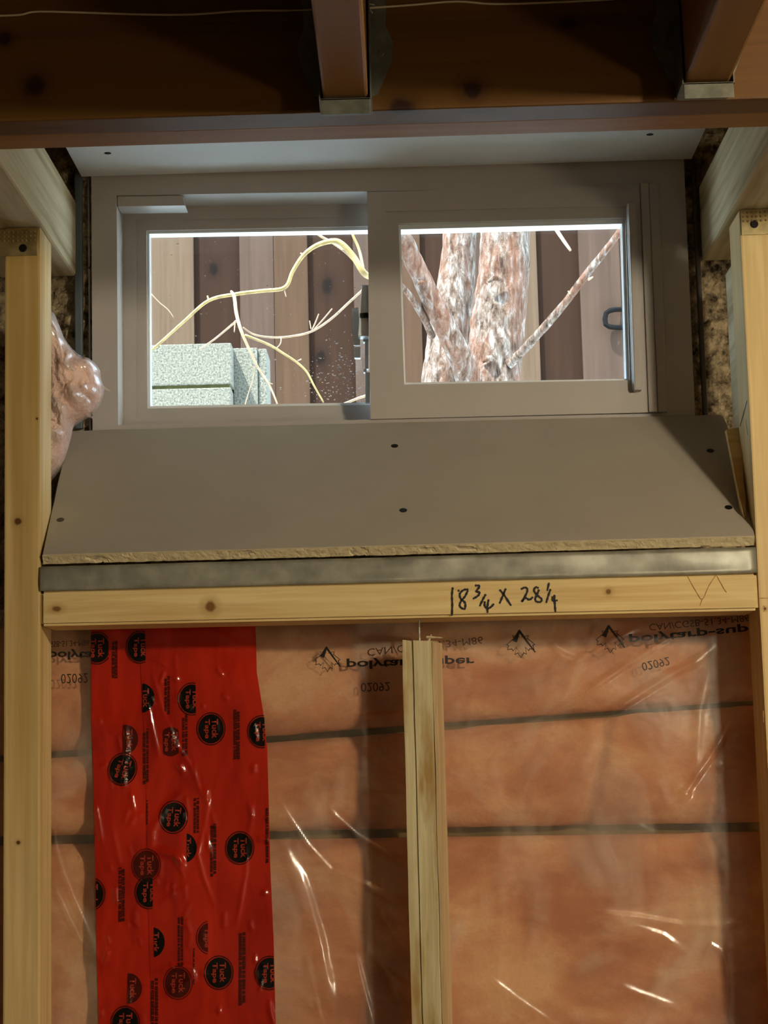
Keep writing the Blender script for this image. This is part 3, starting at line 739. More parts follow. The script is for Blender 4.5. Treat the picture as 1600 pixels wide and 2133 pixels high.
# ridges of the film: pixel polylines with height and half-width in metres
def pl(*p): return [at(x, y, YP) for x, y in p]
RID = [
 (pl((108, 1700), (114, 1765), (128, 1815), (150, 1870), (175, 1925), (203, 1992)), .0022, .0034),
 (pl((108, 1830), (116, 1860), (132, 1892), (152, 1935), (168, 1965), (200, 1995)), .0020, .0032),
 (pl((132, 1985), (138, 2020), (152, 2052), (176, 2070), (196, 2055)), .0011, .0034),
 (pl((565, 1640), (600, 1700), (640, 1760), (690, 1815), (760, 1842), (812, 1872), (852, 1902)), .0018, .0030),
 (pl((672, 1670), (700, 1702), (745, 1742), (800, 1775), (850, 1804)), .0016, .0028),
 (pl((580, 1740), (600, 1790), (622, 1840), (645, 1915), (665, 1975), (682, 2050), (690, 2100)), .0042, .0072),
 (pl((618, 1790), (640, 1850), (662, 1925), (676, 1985)), .0012, .004),
 (pl((636, 1985), (650, 2040), (662, 2100), (668, 2133)), .0014, .0030),
 (pl((738, 1975), (746, 2020), (758, 2065), (770, 2110), (778, 2150)), .0024, .0036),
 (pl((780, 1890), (812, 1930), (835, 1965), (856, 2000)), .0024, .0048),
 (pl((680, 1840), (712, 1890), (742, 1950), (790, 2005), (830, 2045), (860, 2075)), .0012, .0046),
 (pl((790, 2010), (830, 2080), (850, 2140)), .0014, .005),
 (pl((690, 1557), (760, 1553), (830, 1549)), .0008, .0022),
 (pl((715, 1495), (780, 1492), (838, 1487)), .0008, .0022),
 (pl((700, 1640), (770, 1652), (840, 1658)), .0006, .003),
 (pl((1150, 1350), (1172, 1368), (1200, 1378), (1260, 1345), (1325, 1308)), .0022, .0036),
 (pl((955, 1548), (1015, 1532), (1140, 1492), (1210, 1450), (1300, 1388), (1410, 1322)), .0020, .0034),
 (pl((1262, 1492), (1300, 1466), (1345, 1438), (1400, 1404), (1450, 1378), (1484, 1352)), .0030, .0042),
 (pl((1420, 1662), (1432, 1645), (1455, 1610), (1490, 1560), (1520, 1512)), .0026, .0034),
 (pl((1415, 1640), (1426, 1662), (1440, 1652)), .0016, .0036),
 (pl((1480, 1600), (1530, 1590), (1570, 1560)), .0010, .004),
 (pl((1240, 1900), (1330, 1912), (1420, 1928), (1500, 1928), (1562, 1914)), .0018, .0040),
 (pl((1250, 1905), (1310, 1925), (1380, 1950), (1432, 1988)), .0018, .0046),
 (pl((1500, 1976), (1530, 1968), (1565, 1960)), .0012, .003),
 (pl((1460, 2022), (1466, 1990), (1480, 1968), (1500, 1980), (1512, 2010), (1514, 2060), (1512, 2105), (1480, 2135)), .0016, .0026),
 (pl((1005, 2028), (1080, 2085), (1160, 2140)), .0020, .0042),
 (pl((1280, 2052), (1350, 2078), (1420, 2104)), .0016, .0050),
 (pl((1476, 1400), (1458, 1480), (1452, 1560), (1448, 1620)), .0014, .005),
 (pl((1290, 1730), (1330, 1722), (1370, 1740)), .0008, .004),
]
def seg_dist(X, Z, P):
    best = np.full(X.shape, 1e9); L = len(P) - 1; tt = np.zeros(X.shape)
    for i in range(L):
        ax, az, bx, bz = P[i].x, P[i].z, P[i + 1].x, P[i + 1].z
        dx, dz = bx - ax, bz - az; l2 = dx * dx + dz * dz + 1e-12
        t = np.clip(((X - ax) * dx + (Z - az) * dz) / l2, 0, 1)
        d = np.hypot(X - ax - t * dx, Z - az - t * dz); m = d < best
        best = np.where(m, d, best); tt = np.where(m, (i + t) / L, tt)
    return best, tt
def film_h(X, Z, ridges=RID):
    X = np.asarray(X, float); Z = np.asarray(Z, float)
    h = .0018 * np.sin(X * 11 + 1) * np.sin(Z * 9) + .0010 * np.sin(X * 31 + Z * 17) + .0006 * np.sin(Z * 60 + X * 22 + np.sin(X * 30))
    for P, A, w in ridges:
        xs = [p.x for p in P]; zs_ = [p.z for p in P]; m = 4 * w
        k = (X > min(xs) - m) & (X < max(xs) + m) & (Z > min(zs_) - m) & (Z < max(zs_) + m)
        if not k.any(): continue
        d, t = seg_dist(X[k], Z[k], P)
        h[k] += A * np.exp(-(d / w) ** 2) * np.clip(np.sin(np.pi * (t * .9 + .05)) * 1.5, 0, 1)
    return YP - h
def grid_obj(name, x0, x1, z0, z1, step, fn, mat, mask=None, **kw):
    nx, nz = int((x1 - x0) / step), int((z1 - z0) / step)
    X, Z = np.meshgrid(np.linspace(x0, x1, nx + 1), np.linspace(z0, z1, nz + 1)); Xw, Yw, Zw = fn(X, Z)
    co = np.stack([Xw, Yw, Zw], -1).reshape(-1, 3)
    i = np.arange(nx); j = np.arange(nz); I, J = np.meshgrid(i, j); a_ = (J * (nx + 1) + I).ravel()
    fc = np.stack([a_, a_ + 1, a_ + nx + 2, a_ + nx + 1], -1)
    me = bpy.data.meshes.new(name); me.from_pydata(co.tolist(), [], fc.tolist()); me.update()
    return link(name, me, mat, smooth=True, **kw)
FZ0 = at(800, 2240, YP).z; FZ1 = hz(800, 1235)
film = thing('plastic_film', (0, YP, FZ0), 'clear wrinkled plastic sheet over the pink insulation, printed along its top', 'plastic sheet')
grid_obj('sheet', PX0, PX1, FZ0, FZ1, .0018, lambda X, Z: (X, film_h(X, Z), Z), m_film, parent=film)
# lower remainder down to the floor, coarse
grid_obj('lower_sheet', PX0, PX1, .03, FZ0, .03, lambda X, Z: (X, film_h(X, Z), Z), m_film, parent=film)

# ------------------------------------------------------------------ flat print that follows the sheet
def text_bm(body, size=1., bold=0., shear=0.):
    cu = bpy.data.curves.new('txt', 'FONT'); cu.body = body; cu.size = size; cu.offset = bold; cu.shear = shear; cu.resolution_u = 3
    ob = bpy.data.objects.new('txt', cu); C.objects.link(ob)
    dg = bpy.context.evaluated_depsgraph_get(); me = bpy.data.meshes.new_from_object(ob.evaluated_get(dg))
    bm = bmesh.new(); bm.from_mesh(me); bpy.data.objects.remove(ob); bpy.data.meshes.remove(me); bpy.data.curves.remove(cu)
    bmesh.ops.triangulate(bm, faces=bm.faces); return bm
def bounds(bm):
    xs = [v.co.x for v in bm.verts]; ys = [v.co.y for v in bm.verts]; return min(xs), max(xs), min(ys), max(ys)
def refine(bm, mx):
    for _ in range(3):
        es = [e for e in bm.edges if e.calc_length() > mx]
        if not es: break
        bmesh.ops.subdivide_edges(bm, edges=es, cuts=1); bmesh.ops.triangulate(bm, faces=bm.faces)
def print_on(name, bm, p0, p1, hgt, flip, surf, mat, parent, off=.0008, mx=.004, clip=None, **kw):
    """map the glyph box so that its baseline runs from p0 to p1 (world points); flip mirrors it top to bottom"""
    x0, x1, y0, y1 = bounds(bm); ux = Vector((p1.x - p0.x, p1.z - p0.z)); L = ux.length; ux.normalize(); uy = Vector((-ux.y, ux.x)) * (-1 if flip else 1)
    for v in bm.verts:
        s = (v.co.x - x0) / (x1 - x0) * L; t = (v.co.y - y0) / (y1 - y0) * hgt
        v.co = Vector((p0.x + ux.x * s + uy.x * t, 0, p0.z + ux.y * s + uy.y * t))
    if clip:
        for co, no in clip:
            bmesh.ops.bisect_plane(bm, geom=bm.verts[:] + bm.edges[:] + bm.faces[:], plane_co=co, plane_no=no, clear_outer=True)
    refine(bm, mx)
    if not bm.faces: bm.free(); return
    X = np.array([v.co.x for v in bm.verts]); Z = np.array([v.co.z for v in bm.verts]); Y = surf(X, Z) - off
    for v, y in zip(bm.verts, Y): v.co.y = y
    for f in bm.faces: f.normal_update()
    me = bpy.data.meshes.new(name); bm.to_mesh(me); bm.free()
    return link(name, me, mat, parent=parent, **kw)
P = lambda x, y: at(x, y, YP)
mmpx = .0005075
# the y given is the top of the letters as seen (the baseline, because the print is upside down)
for (xa, ya, xb, yb2, h) in ((103, 1352, 300, 1352, 22), (722, 1372, 968, 1364, 23), (1310, 1321, 1565, 1297, 22)):
    print_on('brand_print', text_bm('polytarp-super' if xa < 1300 else 'polytarp-super', 1, .022), P(xa, ya), P(xb + (38 if xa > 1300 else 20), yb2 - (3 if xa > 1300 else 0)), h * mmpx * 1.0, True, film_h, m_print, film)
for (xa, ya, xb, yb2, h) in ((127, 1404, 183, 1402, 20), (752, 1423, 812, 1421, 18), (1336, 1381, 1393, 1368, 17)):
    print_on('number_print', text_bm('02092', 1, -.006), P(xa, ya), P(xb, yb2), h * mmpx, True, film_h, m_print, film)
for (xa, ya, xb, yb2, h) in ((765, 1352, 1005, 1326, 15), (60, 1338, 186, 1333, 12), (1352, 1300, 1560, 1280, 14)):
    print_on('standard_print', text_bm('CAN/CGSB-51.34-M86', 1, .0), P(xa, ya), P(xb, yb2), h * mmpx, True, film_h, m_printf, film)
LEAF = [(0, -1), (.06, -.42), (.55, -.52), (.46, -.32), (.98, .10), (.84, .16), (.92, .46), (.62, .40), (.55, .54), (.30, .28), (.40, .78), (.20, .68), (0, 1.02)]
LEAF = LEAF + [(-x, y) for x, y in LEAF[-2:0:-1]]
def leaf(cx, cy, r, rot=0):
    bm = bmesh.new(); w = .036; n = len(LEAF); V = []
    for i in range(n):
        p = Vector(LEAF[i]); a0 = (p - Vector(LEAF[i - 1])).normalized(); b0 = (Vector(LEAF[(i + 1) % n]) - p).normalized(); nn = Vector((-(a0 + b0).y, (a0 + b0).x))
        nn = nn.normalized() * w if nn.length > .05 else Vector((w, 0))
        V.append((bm.verts.new((*(p + nn), 0)), bm.verts.new((*(p - nn), 0))))
    for i in range(n):
        if LEAF[i][1] < -.6 or LEAF[(i + 1) % n][1] < -.6: continue
        a, b_ = V[i], V[(i + 1) % n]; bm.faces.new((a[0], b_[0], b_[1], a[1]))
    for (q0, q1, ww) in (((-.42, -.12), (-.10, -.80), .17), ((-.12, -.90), (1.0, .66), .085)):
        q0, q1 = Vector(q0), Vector(q1); s = (q1 - q0).normalized(); s = Vector((-s.y, s.x)) * ww
        bm.faces.new([bm.verts.new((*x, 0)) for x in (q0 - s, q0 + s, q1 + s * .5, q1 - s * .5)])
    x0, x1, y0, y1 = bounds(bm)
    a_, b_ = P(cx + x0 * r, cy + y0 * r), P(cx + x1 * r, cy + y0 * r - .022 * r)
    print_on('leaf_print', bm, a_, b_, (y1 - y0) * r * mmpx, True, film_h, m_print, film, mx=.006)
leaf(1084, 1340, 30); leaf(1270, 1330, 30); leaf(682, 1372, 27)

# ------------------------------------------------------------------ red sheathing tape, three overlapping upright strips
TCR = [
 (pl((315, 1400), (328, 1440), (340, 1490)), .0009, .0024), (pl((300, 1425), (318, 1520), (332, 1580)), .0014, .0024),
 (pl((338, 1475), (365, 1545), (400, 1600), (414, 1640), (430, 1672)), .0012, .0024), (pl((345, 1525), (360, 1545), (368, 1560)), .0018, .0028),
 (pl((370, 1590), (378, 1600), (384, 1612)), .0020, .0032), (pl((262, 1500), (266, 1560), (256, 1610), (258, 1645)), .0014, .0026),
 (pl((258, 1605), (276, 1596)), .0012, .002), (pl((198, 1670), (206, 1710), (214, 1760)), .0016, .0026),
 (pl((382, 1650), (345, 1680), (318, 1730), (316, 1768)), .0018, .0040), (pl((318, 1770), (345, 1776), (376, 1788), (384, 1812)), .0024, .0036),
 (pl((366, 1780), (382, 1800)), .0016, .003), (pl((232, 1712), (248, 1790), (252, 1800)), .0010, .003), (pl((424, 1722), (412, 1780), (424, 1825), (446, 1885)), .0012, .0024),
 (pl((516, 1725), (512, 1820), (500, 1890), (492, 1930)), .0010, .0022), (pl((533, 1748), (550, 1746), (566, 1756)), .0020, .0030),
 (pl((240, 1845), (244, 1885)), .0018, .0026), (pl((330, 1888), (360, 1862), (395, 1845)), .0010, .0035), (pl((320, 2020), (370, 2014), (404, 2010)), .0016, .0030),
 (pl((345, 2066), (370, 2062), (398, 2040), (406, 2018)), .0026, .0046), (pl((560, 2080), (566, 2110), (572, 2135)), .0014, .0024),
 (pl((528, 1670), (520, 1740)), .0008, .0024), (pl((430, 1640), (432, 1680), (426, 1720)), .0014, .0028), (pl((380, 1690), (386, 1712)), .0014, .003),
 (pl((255, 2040), (330, 2052)), .0008, .003), (pl((548, 1855), (556, 1865)), .0018, .003), (pl((440, 1310), (500, 1345), (560, 1370)), .0009, .004),
 (pl((316, 1372), (336, 1378), (350, 1390)), .0009, .0022), (pl((364, 1408), (370, 1420)), .002, .003), (pl((205, 1600), (225, 1590)), .0008, .003),
 (pl((270, 1720), (285, 1695)), .0009, .003), (pl((560, 2095), (574, 2140)), .001, .003), (pl((396, 1880), (384, 1910)), .0008, .003),
]
rr = random.Random(11)
for k in range(70):
    x = rr.uniform(195, 565); y = rr.uniform(1340, 2130); l = rr.uniform(12, 46); a_ = rr.gauss(1.35, .35)
    TCR.append((pl((x, y), (x + l * math.cos(a_) * .6, y + l * math.sin(a_))), rr.uniform(.0005, .0014), rr.uniform(.0016, .0032)))
def tape_h(lift):
    def f(X, Z):
        X = np.asarray(X, float); Z = np.asarray(Z, float)
        base = film_h(X, Z, RID[:3])
        extra = YP - film_h(X, Z, TCR) - (YP - film_h(X, Z, []))
        return base - extra - lift
    return f
el = [(190, 1270), (189, 1330), (191, 1500), (195, 1625), (197, 1700), (200, 1900), (206, 2140), (208, 2260)]
er = [(528, 1270), (533, 1320), (535, 1400), (548, 1480), (557, 1560), (561, 1700), (563, 1800), (570, 1950), (575, 2140), (577, 2260)]
def interp(E, Z): z = [P(x, y).z for x, y in E]; x = [P(x, y).x for x, y in E]; return np.interp(Z, z[::-1], x[::-1])
TZ0, TZ1 = P(400, 2240).z, P(400, 1290).z
def strip(fr0, fr1, lift, label):
    t = thing('red_tape', (0, YP, TZ0), label, 'tape', 'red tape strips on the plastic sheet')
    t.location.x = float(lerp(P(200, 1700).x, P(560, 1700).x, (fr0 + fr1) / 2))
    fn = tape_h(lift)
    def g(U, Z):
        L_, R_ = interp(el, Z), interp(er, Z); a_ = L_ + (R_ - L_) * fr0; b_ = L_ + (R_ - L_) * fr1
        X = a_ + (b_ - a_) * U; return X, fn(X, Z), Z
    nz = int((TZ1 - TZ0) / .0013); nx = int(.180 * (fr1 - fr0) / .0013)
    U, Z = np.meshgrid(np.linspace(0, 1, nx + 1), np.linspace(TZ0, TZ1, nz + 1)); co = np.stack(g(U, Z), -1).reshape(-1, 3)
    I, J = np.meshgrid(np.arange(nx), np.arange(nz)); a_ = (J * (nx + 1) + I).ravel(); fc = np.stack([a_, a_ + 1, a_ + nx + 2, a_ + nx + 1], -1)
    me = bpy.data.meshes.new('tape_band'); me.from_pydata(co.tolist(), [], fc.tolist()); me.update()
    link('tape_band', me, m_tape, parent=t, smooth=True); return t, fn
T1 = strip(0.0, .36, .0010, 'glossy red printed tape strip, leftmost of the three')
T2 = strip(.62, 1.0, .0010, 'glossy red printed tape strip, rightmost of the three')
T3 = strip(.30, .67, .0016, 'glossy red printed tape strip, the middle one lapping over both neighbours')
def ellipse_bm(a0, b0, hole=None, n=28):
    bm = bmesh.new()
    if hole is None:
        bm.faces.new([bm.verts.new((a0 * math.cos(2 * math.pi * k / n), b0 * math.sin(2 * math.pi * k / n), 0)) for k in range(n)])
    else:
        A = [bm.verts.new((a0 * math.cos(2 * math.pi * k / n), b0 * math.sin(2 * math.pi * k / n), 0)) for k in range(n)]
        B = [bm.verts.new((a0 * hole * math.cos(2 * math.pi * k / n), b0 * hole * math.sin(2 * math.pi * k / n), 0)) for k in range(n)]
        for k in range(n): bm.faces.new((A[k], A[(k + 1) % n], B[(k + 1) % n], B[k]))
    bmesh.ops.triangulate(bm, faces=bm.faces); return bm
m_logo_dim = plain('dim_tape_print', (70, 18, 10), .25)
m_logo_txt = plain('red_letters', (150, 50, 36), .25)
def place(bm, cx, cy, rot, k=mmpx):
    c = P(cx, cy)
    for v in bm.verts:
        x, y = v.co.x * k, v.co.y * k
        v.co = Vector((c.x + x * math.cos(rot) - y * math.sin(rot), 0, c.z + x * math.sin(rot) + y * math.cos(rot)))
def finish(bm, name, fn, off, mat, parent, clips):
    for co, no in clips:
        bmesh.ops.bisect_plane(bm, geom=bm.verts[:] + bm.edges[:] + bm.faces[:], plane_co=co, plane_no=no, clear_outer=True)
    if not bm.faces: bm.free(); return None
    bmesh.ops.triangulate(bm, faces=bm.faces); refine(bm, .003)
    X = np.array([v.co.x for v in bm.verts]); Z = np.array([v.co.z for v in bm.verts]); Y = fn(X, Z) - off
    for v, y in zip(bm.verts, Y): v.co.y = y
    me = bpy.data.meshes.new(name); bm.to_mesh(me); bm.free(); return link(name, me, mat, parent=parent)
def logo(cx, cy, cl=None, cr=None, dim=False, rot=0., s=1.):
    T, fn = T1 if cx < 318 and not (cl and cl > 280) else (T2 if cx > 425 else T3)
    T, fn = (T1 if cx < 306 else T3 if cx < 432 else T2)
    lo = float(interp(el, np.array([P(cx, cy).z]))[0]) + .0006; hi = float(interp(er, np.array([P(cx, cy).z]))[0]) - .0006
    clips = [(Vector((max(lo, P(cl, cy).x if cl else -9), 0, 0)), Vector((-1, 0, 0))), (Vector((min(hi, P(cr, cy).x if cr else 9), 0, 0)), Vector((1, 0, 0)))]
    md = m_logo_dim if dim else m_logo
    o = .0009 if T is not T3[0] else .0006
    if T in (T1[0], T2[0]): o = .0014
    bm = ellipse_bm(26 * s, 30 * s); place(bm, cx, cy, rot); f = finish(bm, 'oval_print', fn, o, md, T, clips)
    bm = ellipse_bm(30 * s, 34 * s, .955) if not (cl and cr) else bmesh.new(); place(bm, cx, cy, rot); finish(bm, 'oval_outline', fn, o, md, T, clips)
    for body, dx, ln in (('Tuck', 8, 40), ('Tape', -9, 40)):
        bm = text_bm(body, 1, .03); x0, x1, y0, y1 = bounds(bm)
        for v in bm.verts:                                # rotate clockwise: reads downward
            tx = (v.co.x - x0) / (x1 - x0) - .5; ty = (v.co.y - y0) / (y1 - y0) - .5
            v.co = Vector((dx + ty * 13, -tx * ln, 0)) * s
        place(bm, cx, cy, rot); finish(bm, 'brand_print', fn, o + .0004, m_logo_txt, T, clips)
for a in ((203, 1350, None, 226), (292, 1348, None, 303), (296, 1454, 297, 322), (400, 1456, None, 408), (440, 1518), (546, 1524), (256, 1602, None, None, False, -.25),
          (262, 1540, 258, 290, True), (356, 1545, 340, 372, True), (362, 1702, None, None, False, -.1), (384, 1766, 390, 420), (500, 1766), (306, 1802, None, None, True), (312, 1858, None, 319),
          (190, 1862), (318, 1962, 322, 352), (440, 1952, None, 434, True), (457, 2025), (562, 2026), (372, 2046, None, 404, True), (270, 2058, 268, 300, True), (262, 2130), (440, 1640, 470, 480)):
    logo(*a)
# columns of tiny illegible small print
def fine_print(x, y0, y1, w=9, rows=2):
    T, fn = (T1 if x < 306 else T3 if x < 432 else T2); rr = random.Random(int(x + y0)); bm = bmesh.new()
    _c = P(x, y0); lo = float(interp(el, np.array([P(x, (y0 + y1) / 2).z]))[0]) + .0006; hi = float(interp(er, np.array([P(x, y0).z]))[0]) - .0006
    cl_ = [(Vector((lo, 0, 0)), Vector((-1, 0, 0))), (Vector((hi, 0, 0)), Vector((1, 0, 0)))]
    for r in range(rows):
        y = y0 + rr.uniform(0, 12); xx = x + r * (w * .62 + .8)
        while y < y1:
            l = rr.uniform(2.5, 9); q = [P(xx, y), P(xx + w * .5, y), P(xx + w * .5, y + l), P(xx, y + l)]
            bm.faces.new([bm.verts.new((p.x, 0, p.z)) for p in q]); y += l + rr.choice((1.0, 1.2, 2.8))
    f = finish(bm, 'fine_print', fn, .0014 if T is not T3[0] else .0008, m_logo_dim, T, cl_)
    if f: f['kind'] = 'stuff'
for a in ((234, 1326, 1412), (343, 1402, 1482), (299, 1515, 1628), (380, 1488, 1572), (488, 1470, 1580, 10), (404, 1652, 1735), (306, 1655, 1712, 5, 1), (439, 1710, 1822, 10), (555, 1680, 1790), (249, 1800, 1918, 10),
          (372, 1902, 2010, 9), (499, 1932, 2085, 11), (316, 2030, 2133, 12), (192, 1550, 1660, 5, 1), (204, 2070, 2130, 4, 1), (404, 1970, 2050, 5, 1)):
    fine_print(*a)

# ------------------------------------------------------------------ pink fibre tuft hanging beside the window
OUT = [(60, 640), (107, 652), (122, 676), (134, 706), (152, 730), (172, 746), (190, 752), (206, 772), (209, 792), (215, 812), (208, 838), (190, 862), (165, 878), (150, 892), (142, 930), (118, 985), (60, 1000)]
YT = .128
def tuft(name, grow, mat, yoff, parent, folds):
    bm = bmesh.new(); P0 = [at(x, y, YT) for x, y in OUT]; c = sum(P0, Vector()) / len(P0)
    D = []
    for i in range(len(P0)):
        for k in range(5):
            p0, p1, p2, p3 = P0[i - 1], P0[i], P0[(i + 1) % len(P0)], P0[(i + 2) % len(P0)]; t = k / 5
            D.append(.5 * (2 * p1 + (p2 - p0) * t + (2 * p0 - 5 * p1 + 4 * p2 - p3) * t * t + (3 * p1 - p0 - 3 * p2 + p3) * t ** 3))
    rings = []; R = 22; n = len(D)
    for side in (-1, 1):
        for r in range(1 if side == 1 else 0, R + 1) if side == -1 else range(R - 1, 0, -1):
            t = r / R; rg = []
            for k in range(n):
                p = c + (D[k] - c) * t * grow
                b_ = math.sqrt(max(0, 1 - t ** 2.2)) * (.036 if side == -1 else .02)
                if side == -1:
                    b_ += folds * (noise.fractal(Vector((p.x * 38, p.z * 30, 2)), .9, 2, 4) + abs(noise.noise(Vector((p.x * 26 + p.z * 40, p.z * 12 - p.x * 22, 7)))) * 2.4 + abs(noise.noise(Vector((p.x * 70 - p.z * 20, p.z * 60 + p.x * 30, 4)))) * 1.0) * (1 - t ** 6)
                rg.append(bm.verts.new((p.x, min(.19, YT + side * b_ + yoff * side * -1 * (1 - t)), p.z)))
            rings.append(rg)
    for a_, b_ in zip(rings, rings[1:]):
        for k in range(n): bm.faces.new((a_[k], a_[(k + 1) % n], b_[(k + 1) % n], b_[k]))
    bmesh.ops.remove_doubles(bm, verts=bm.verts, dist=1e-6)
    me = bpy.data.meshes.new(name); bmesh.ops.recalc_face_normals(bm, faces=bm.faces); bm.to_mesh(me); bm.free()
    return link(name, me, mat, parent=parent, smooth=(name != 'plastic_wrap'))
tf = thing('insulation_tuft', tuple(at(120, 985, YT)), 'bunched pink insulation wrapped in clear plastic left of the window', 'insulation')
tuft('fibre', .97, m_tuft, 0, tf, .007); tuft('plastic_wrap', 1.035, m_film2, .005, tf, .011)
for (x, y, x2, y2) in ((212, 800, 229, 812), (182, 858, 193, 868)):
    bm = hexa_bm([at(x, y, YT - .01), at(x2, y2, YT - .012), at(x2 + 1, y2 + 4, YT - .012), at(x - 3, y + 9, YT - .01)], Vector((0, .0006, 0)))
    link('film_tail', from_bm(bm, 'film_tail'), m_film2, parent=tf)
# grey vertical steel edge strips on either side of the window
for (xa, xb, y0, y1, lab) in ((156, 172, 350, 893, 'grey vertical steel strip in the gap left of the window'), (1466, 1476, 330, 885, 'dark vertical steel strip in the gap right of the window')):
    a_, b_ = at(xa, y1, .196), at(xb, y1, .196); zt_ = at(xa, y0, .196).z
    bm = box_bm((a_.x, .1955, a_.z), (b_.x, .2035, zt_), .0015)
    link('steel_edge_strip', from_bm(bm, 'steel_edge_strip'), plain('grey_strip_%d' % xa, (88, 98, 104) if xa < 800 else (60, 54, 46), .5, .1), label=lab, cat='metal strip')

# ================================================================== OUTSIDE
# fence of overlapping boards
YFE = 3.95
fence = thing('board_fence', (0, YFE + .03, gz), 'reddish-brown vertical board fence behind the tree and blocks', 'fence')
FT = at(800, 300, YFE).z
ext = [(-160 - 170 * k, -66 - 170 * k, k % 3) for k in range(1, 12)] + [(1760 + 170 * k, 1854 + 170 * k, (k + 1) % 3) for k in range(0, 11)]
ext_d = [(-74 - 170 * k, 18 - 170 * k) for k in range(1, 12)] + [(1846 + 170 * k, 1938 + 170 * k) for k in range(0, 11)]
mats_l = [m_fl, wood('fence_board_pinkish', (56, 43, 36), (40, 30, 24), 2, rough=.8, grain=.35, contrast=.7), wood('fence_board_grey', (70, 56, 44), (50, 38, 29), 2, rough=.8, grain=.35, contrast=.7)]
lights = [(-160, -60, 0), (120, 222, 1), (222, 228, 1), (303, 403, 2), (499, 570.0, 1), (570.3, 641, 0), (736, 806, 1), (807, 876, 0), (972, 1040, 1), (1041, 1119, 2), (1207, 1292, 1), (1293, 1390, 0), (1480, 1570, 1), (1660, 1760, 0)]
darks = [(-70, 130), (215, 312), (395, 507), (545, 600), (632, 744), (868, 980), (1112, 1214), (1383, 1488), (1560, 1668)]
for k, (x0, x1, mi) in enumerate(lights + ext):
    if x1 - x0 < 20: continue
    a_, b_ = at(x0, 560, YFE), at(x1, 560, YFE)
    box('board', (a_.x, YFE, gz), (b_.x, YFE + .02, FT - .01 * (k % 3)), mats_l[mi], .003, parent=fence)
for k, (x0, x1) in enumerate(darks + ext_d):
    a_, b_ = at(x0, 560, YFE + .021), at(x1, 560, YFE + .021)
    box('board', (a_.x, YFE + .0215, gz), (b_.x, YFE + .0415, FT - .01), m_fd, .003, parent=fence)
for z in (gz + .02, FT - .35):
    box('rail', (-4.2, YFE + .0425, z), (4.2, YFE + .08, z + .09), m_fd, .003, parent=fence)
# black pull handle on the fence
bm = tube_bm([at(1300, 645, YFE - .001), at(1280, 645, YFE - .03), at(1263, 652, YFE - .032), at(1262, 676, YFE - .032), at(1280, 682, YFE - .03), at(1300, 682, YFE - .001)], .0080, 8, sub=2)
link('handle', from_bm(bm, 'handle'), plain('matt_black_handle', (6, 6, 6), .9, spec=.1), parent=fence, label='black pull handle')

# tree: bark tubes with forked trunk
def bark_disp(q, i, an, r):
    v = Vector((q.x * 26, q.y * 26, q.z * 9)); w = Vector((q.x * 90, q.y * 90, q.z * 34))
    return r * (.07 * noise.fractal(v, .8, 2.1, 3) + .06 * noise.noise(w))
YTR = 1.75
tree = thing('tree', tuple(at(1020, 800, YTR)[:2]) + (gz,), 'forked tree with flaky grey and orange bark right of centre', 'tree')
def limb(name, pts, rads, mat=m_bark, seg=40, sub=12, disp=bark_disp, parent=tree):
    pp_ = [at(x, y, Y) for x, y, Y in pts]; rr_ = [r * (Y - CAM.y) / F for r, (x, y, Y) in zip(rads, pts)]
    bm = tube_bm(pp_, rr_, seg, disp=disp, sub=sub); me = from_bm(bm, name); return link(name, me, mat, parent=parent, smooth=True)
gpx = lambda Y: F * 0 + 1620 - (gz - CZ) / (Y - CAM.y) * F
limb('trunk', [(1008, gpx(YTR) + 4, YTR), (1012, 960, YTR), (1022, 800, YTR), (1034, 700, YTR), (1045, 600, YTR), (1050, 520, YTR), (1053, 440, YTR), (1056, 250, YTR), (1060, 60, YTR)], [74, 70, 64, 58, 54, 53, 53, 50, 46], seg=64, sub=26)
limb('trunk', [(930, gpx(YTR + .06) + 4, YTR + .06), (926, 900, YTR + .08), (922, 790, YTR + .08), (934, 690, YTR + .10), (950, 590, YTR + .12), (957, 500, YTR + .12), (966, 400, YTR + .12), (980, 150, YTR + .12)], [46, 45, 44, 42, 40, 36, 34, 30], seg=56, sub=26)
limb('branch', [(985, 840, YTR - .05), (965, 760, YTR - .09), (928, 680, YTR - .12), (893, 610, YTR - .14), (862, 545, YTR - .16), (835, 490, YTR - .18), (780, 385, YTR - .22), (740, 300, YTR - .25)], [28, 26, 24, 22, 21, 20, 18, 15], sub=22)
limb('branch', [(1060, 760, YTR - .05), (1090, 730, YTR - .07), (1130, 686, YTR - .1), (1175, 634, YTR - .12), (1215, 580, YTR - .14), (1255, 530, YTR - .16), (1290, 484, YTR - .18), (1350, 400, YTR - .2)], [11, 9.5, 9, 8.5, 8, 7.5, 7, 6], sub=12, seg=18)
limb('branch', [(900, 700, YTR - .08), (884, 664, YTR - .12), (862, 628, YTR - .15), (842, 602, YTR - .17), (800, 560, YTR - .2)], [8, 7.5, 7, 6.5, 5], sub=10, seg=18)
limb('stub', [(1226, 582, YTR - .145), (1235, 577, YTR - .16)], [3, 1.5], m_twig2, 8, 0, None)
limb('stub', [(1188, 612, YTR - .13), (1184, 607, YTR - .15)], [3, 1.5], m_twig2, 8, 0, None)
# bark lumps
for cx, cy, r in ((1032, 585, 15), (1020, 752, 14), (878, 592, 8)):
    limb('bark_knot', [(cx - r, cy + 2, YTR - .062 if cx > 900 else YTR - .16), (cx, cy - r * .4, YTR - .068 if cx > 900 else YTR - .175), (cx + r, cy + 2, YTR - .062 if cx > 900 else YTR - .16)], [3, 6, 3], sub=8, seg=14)
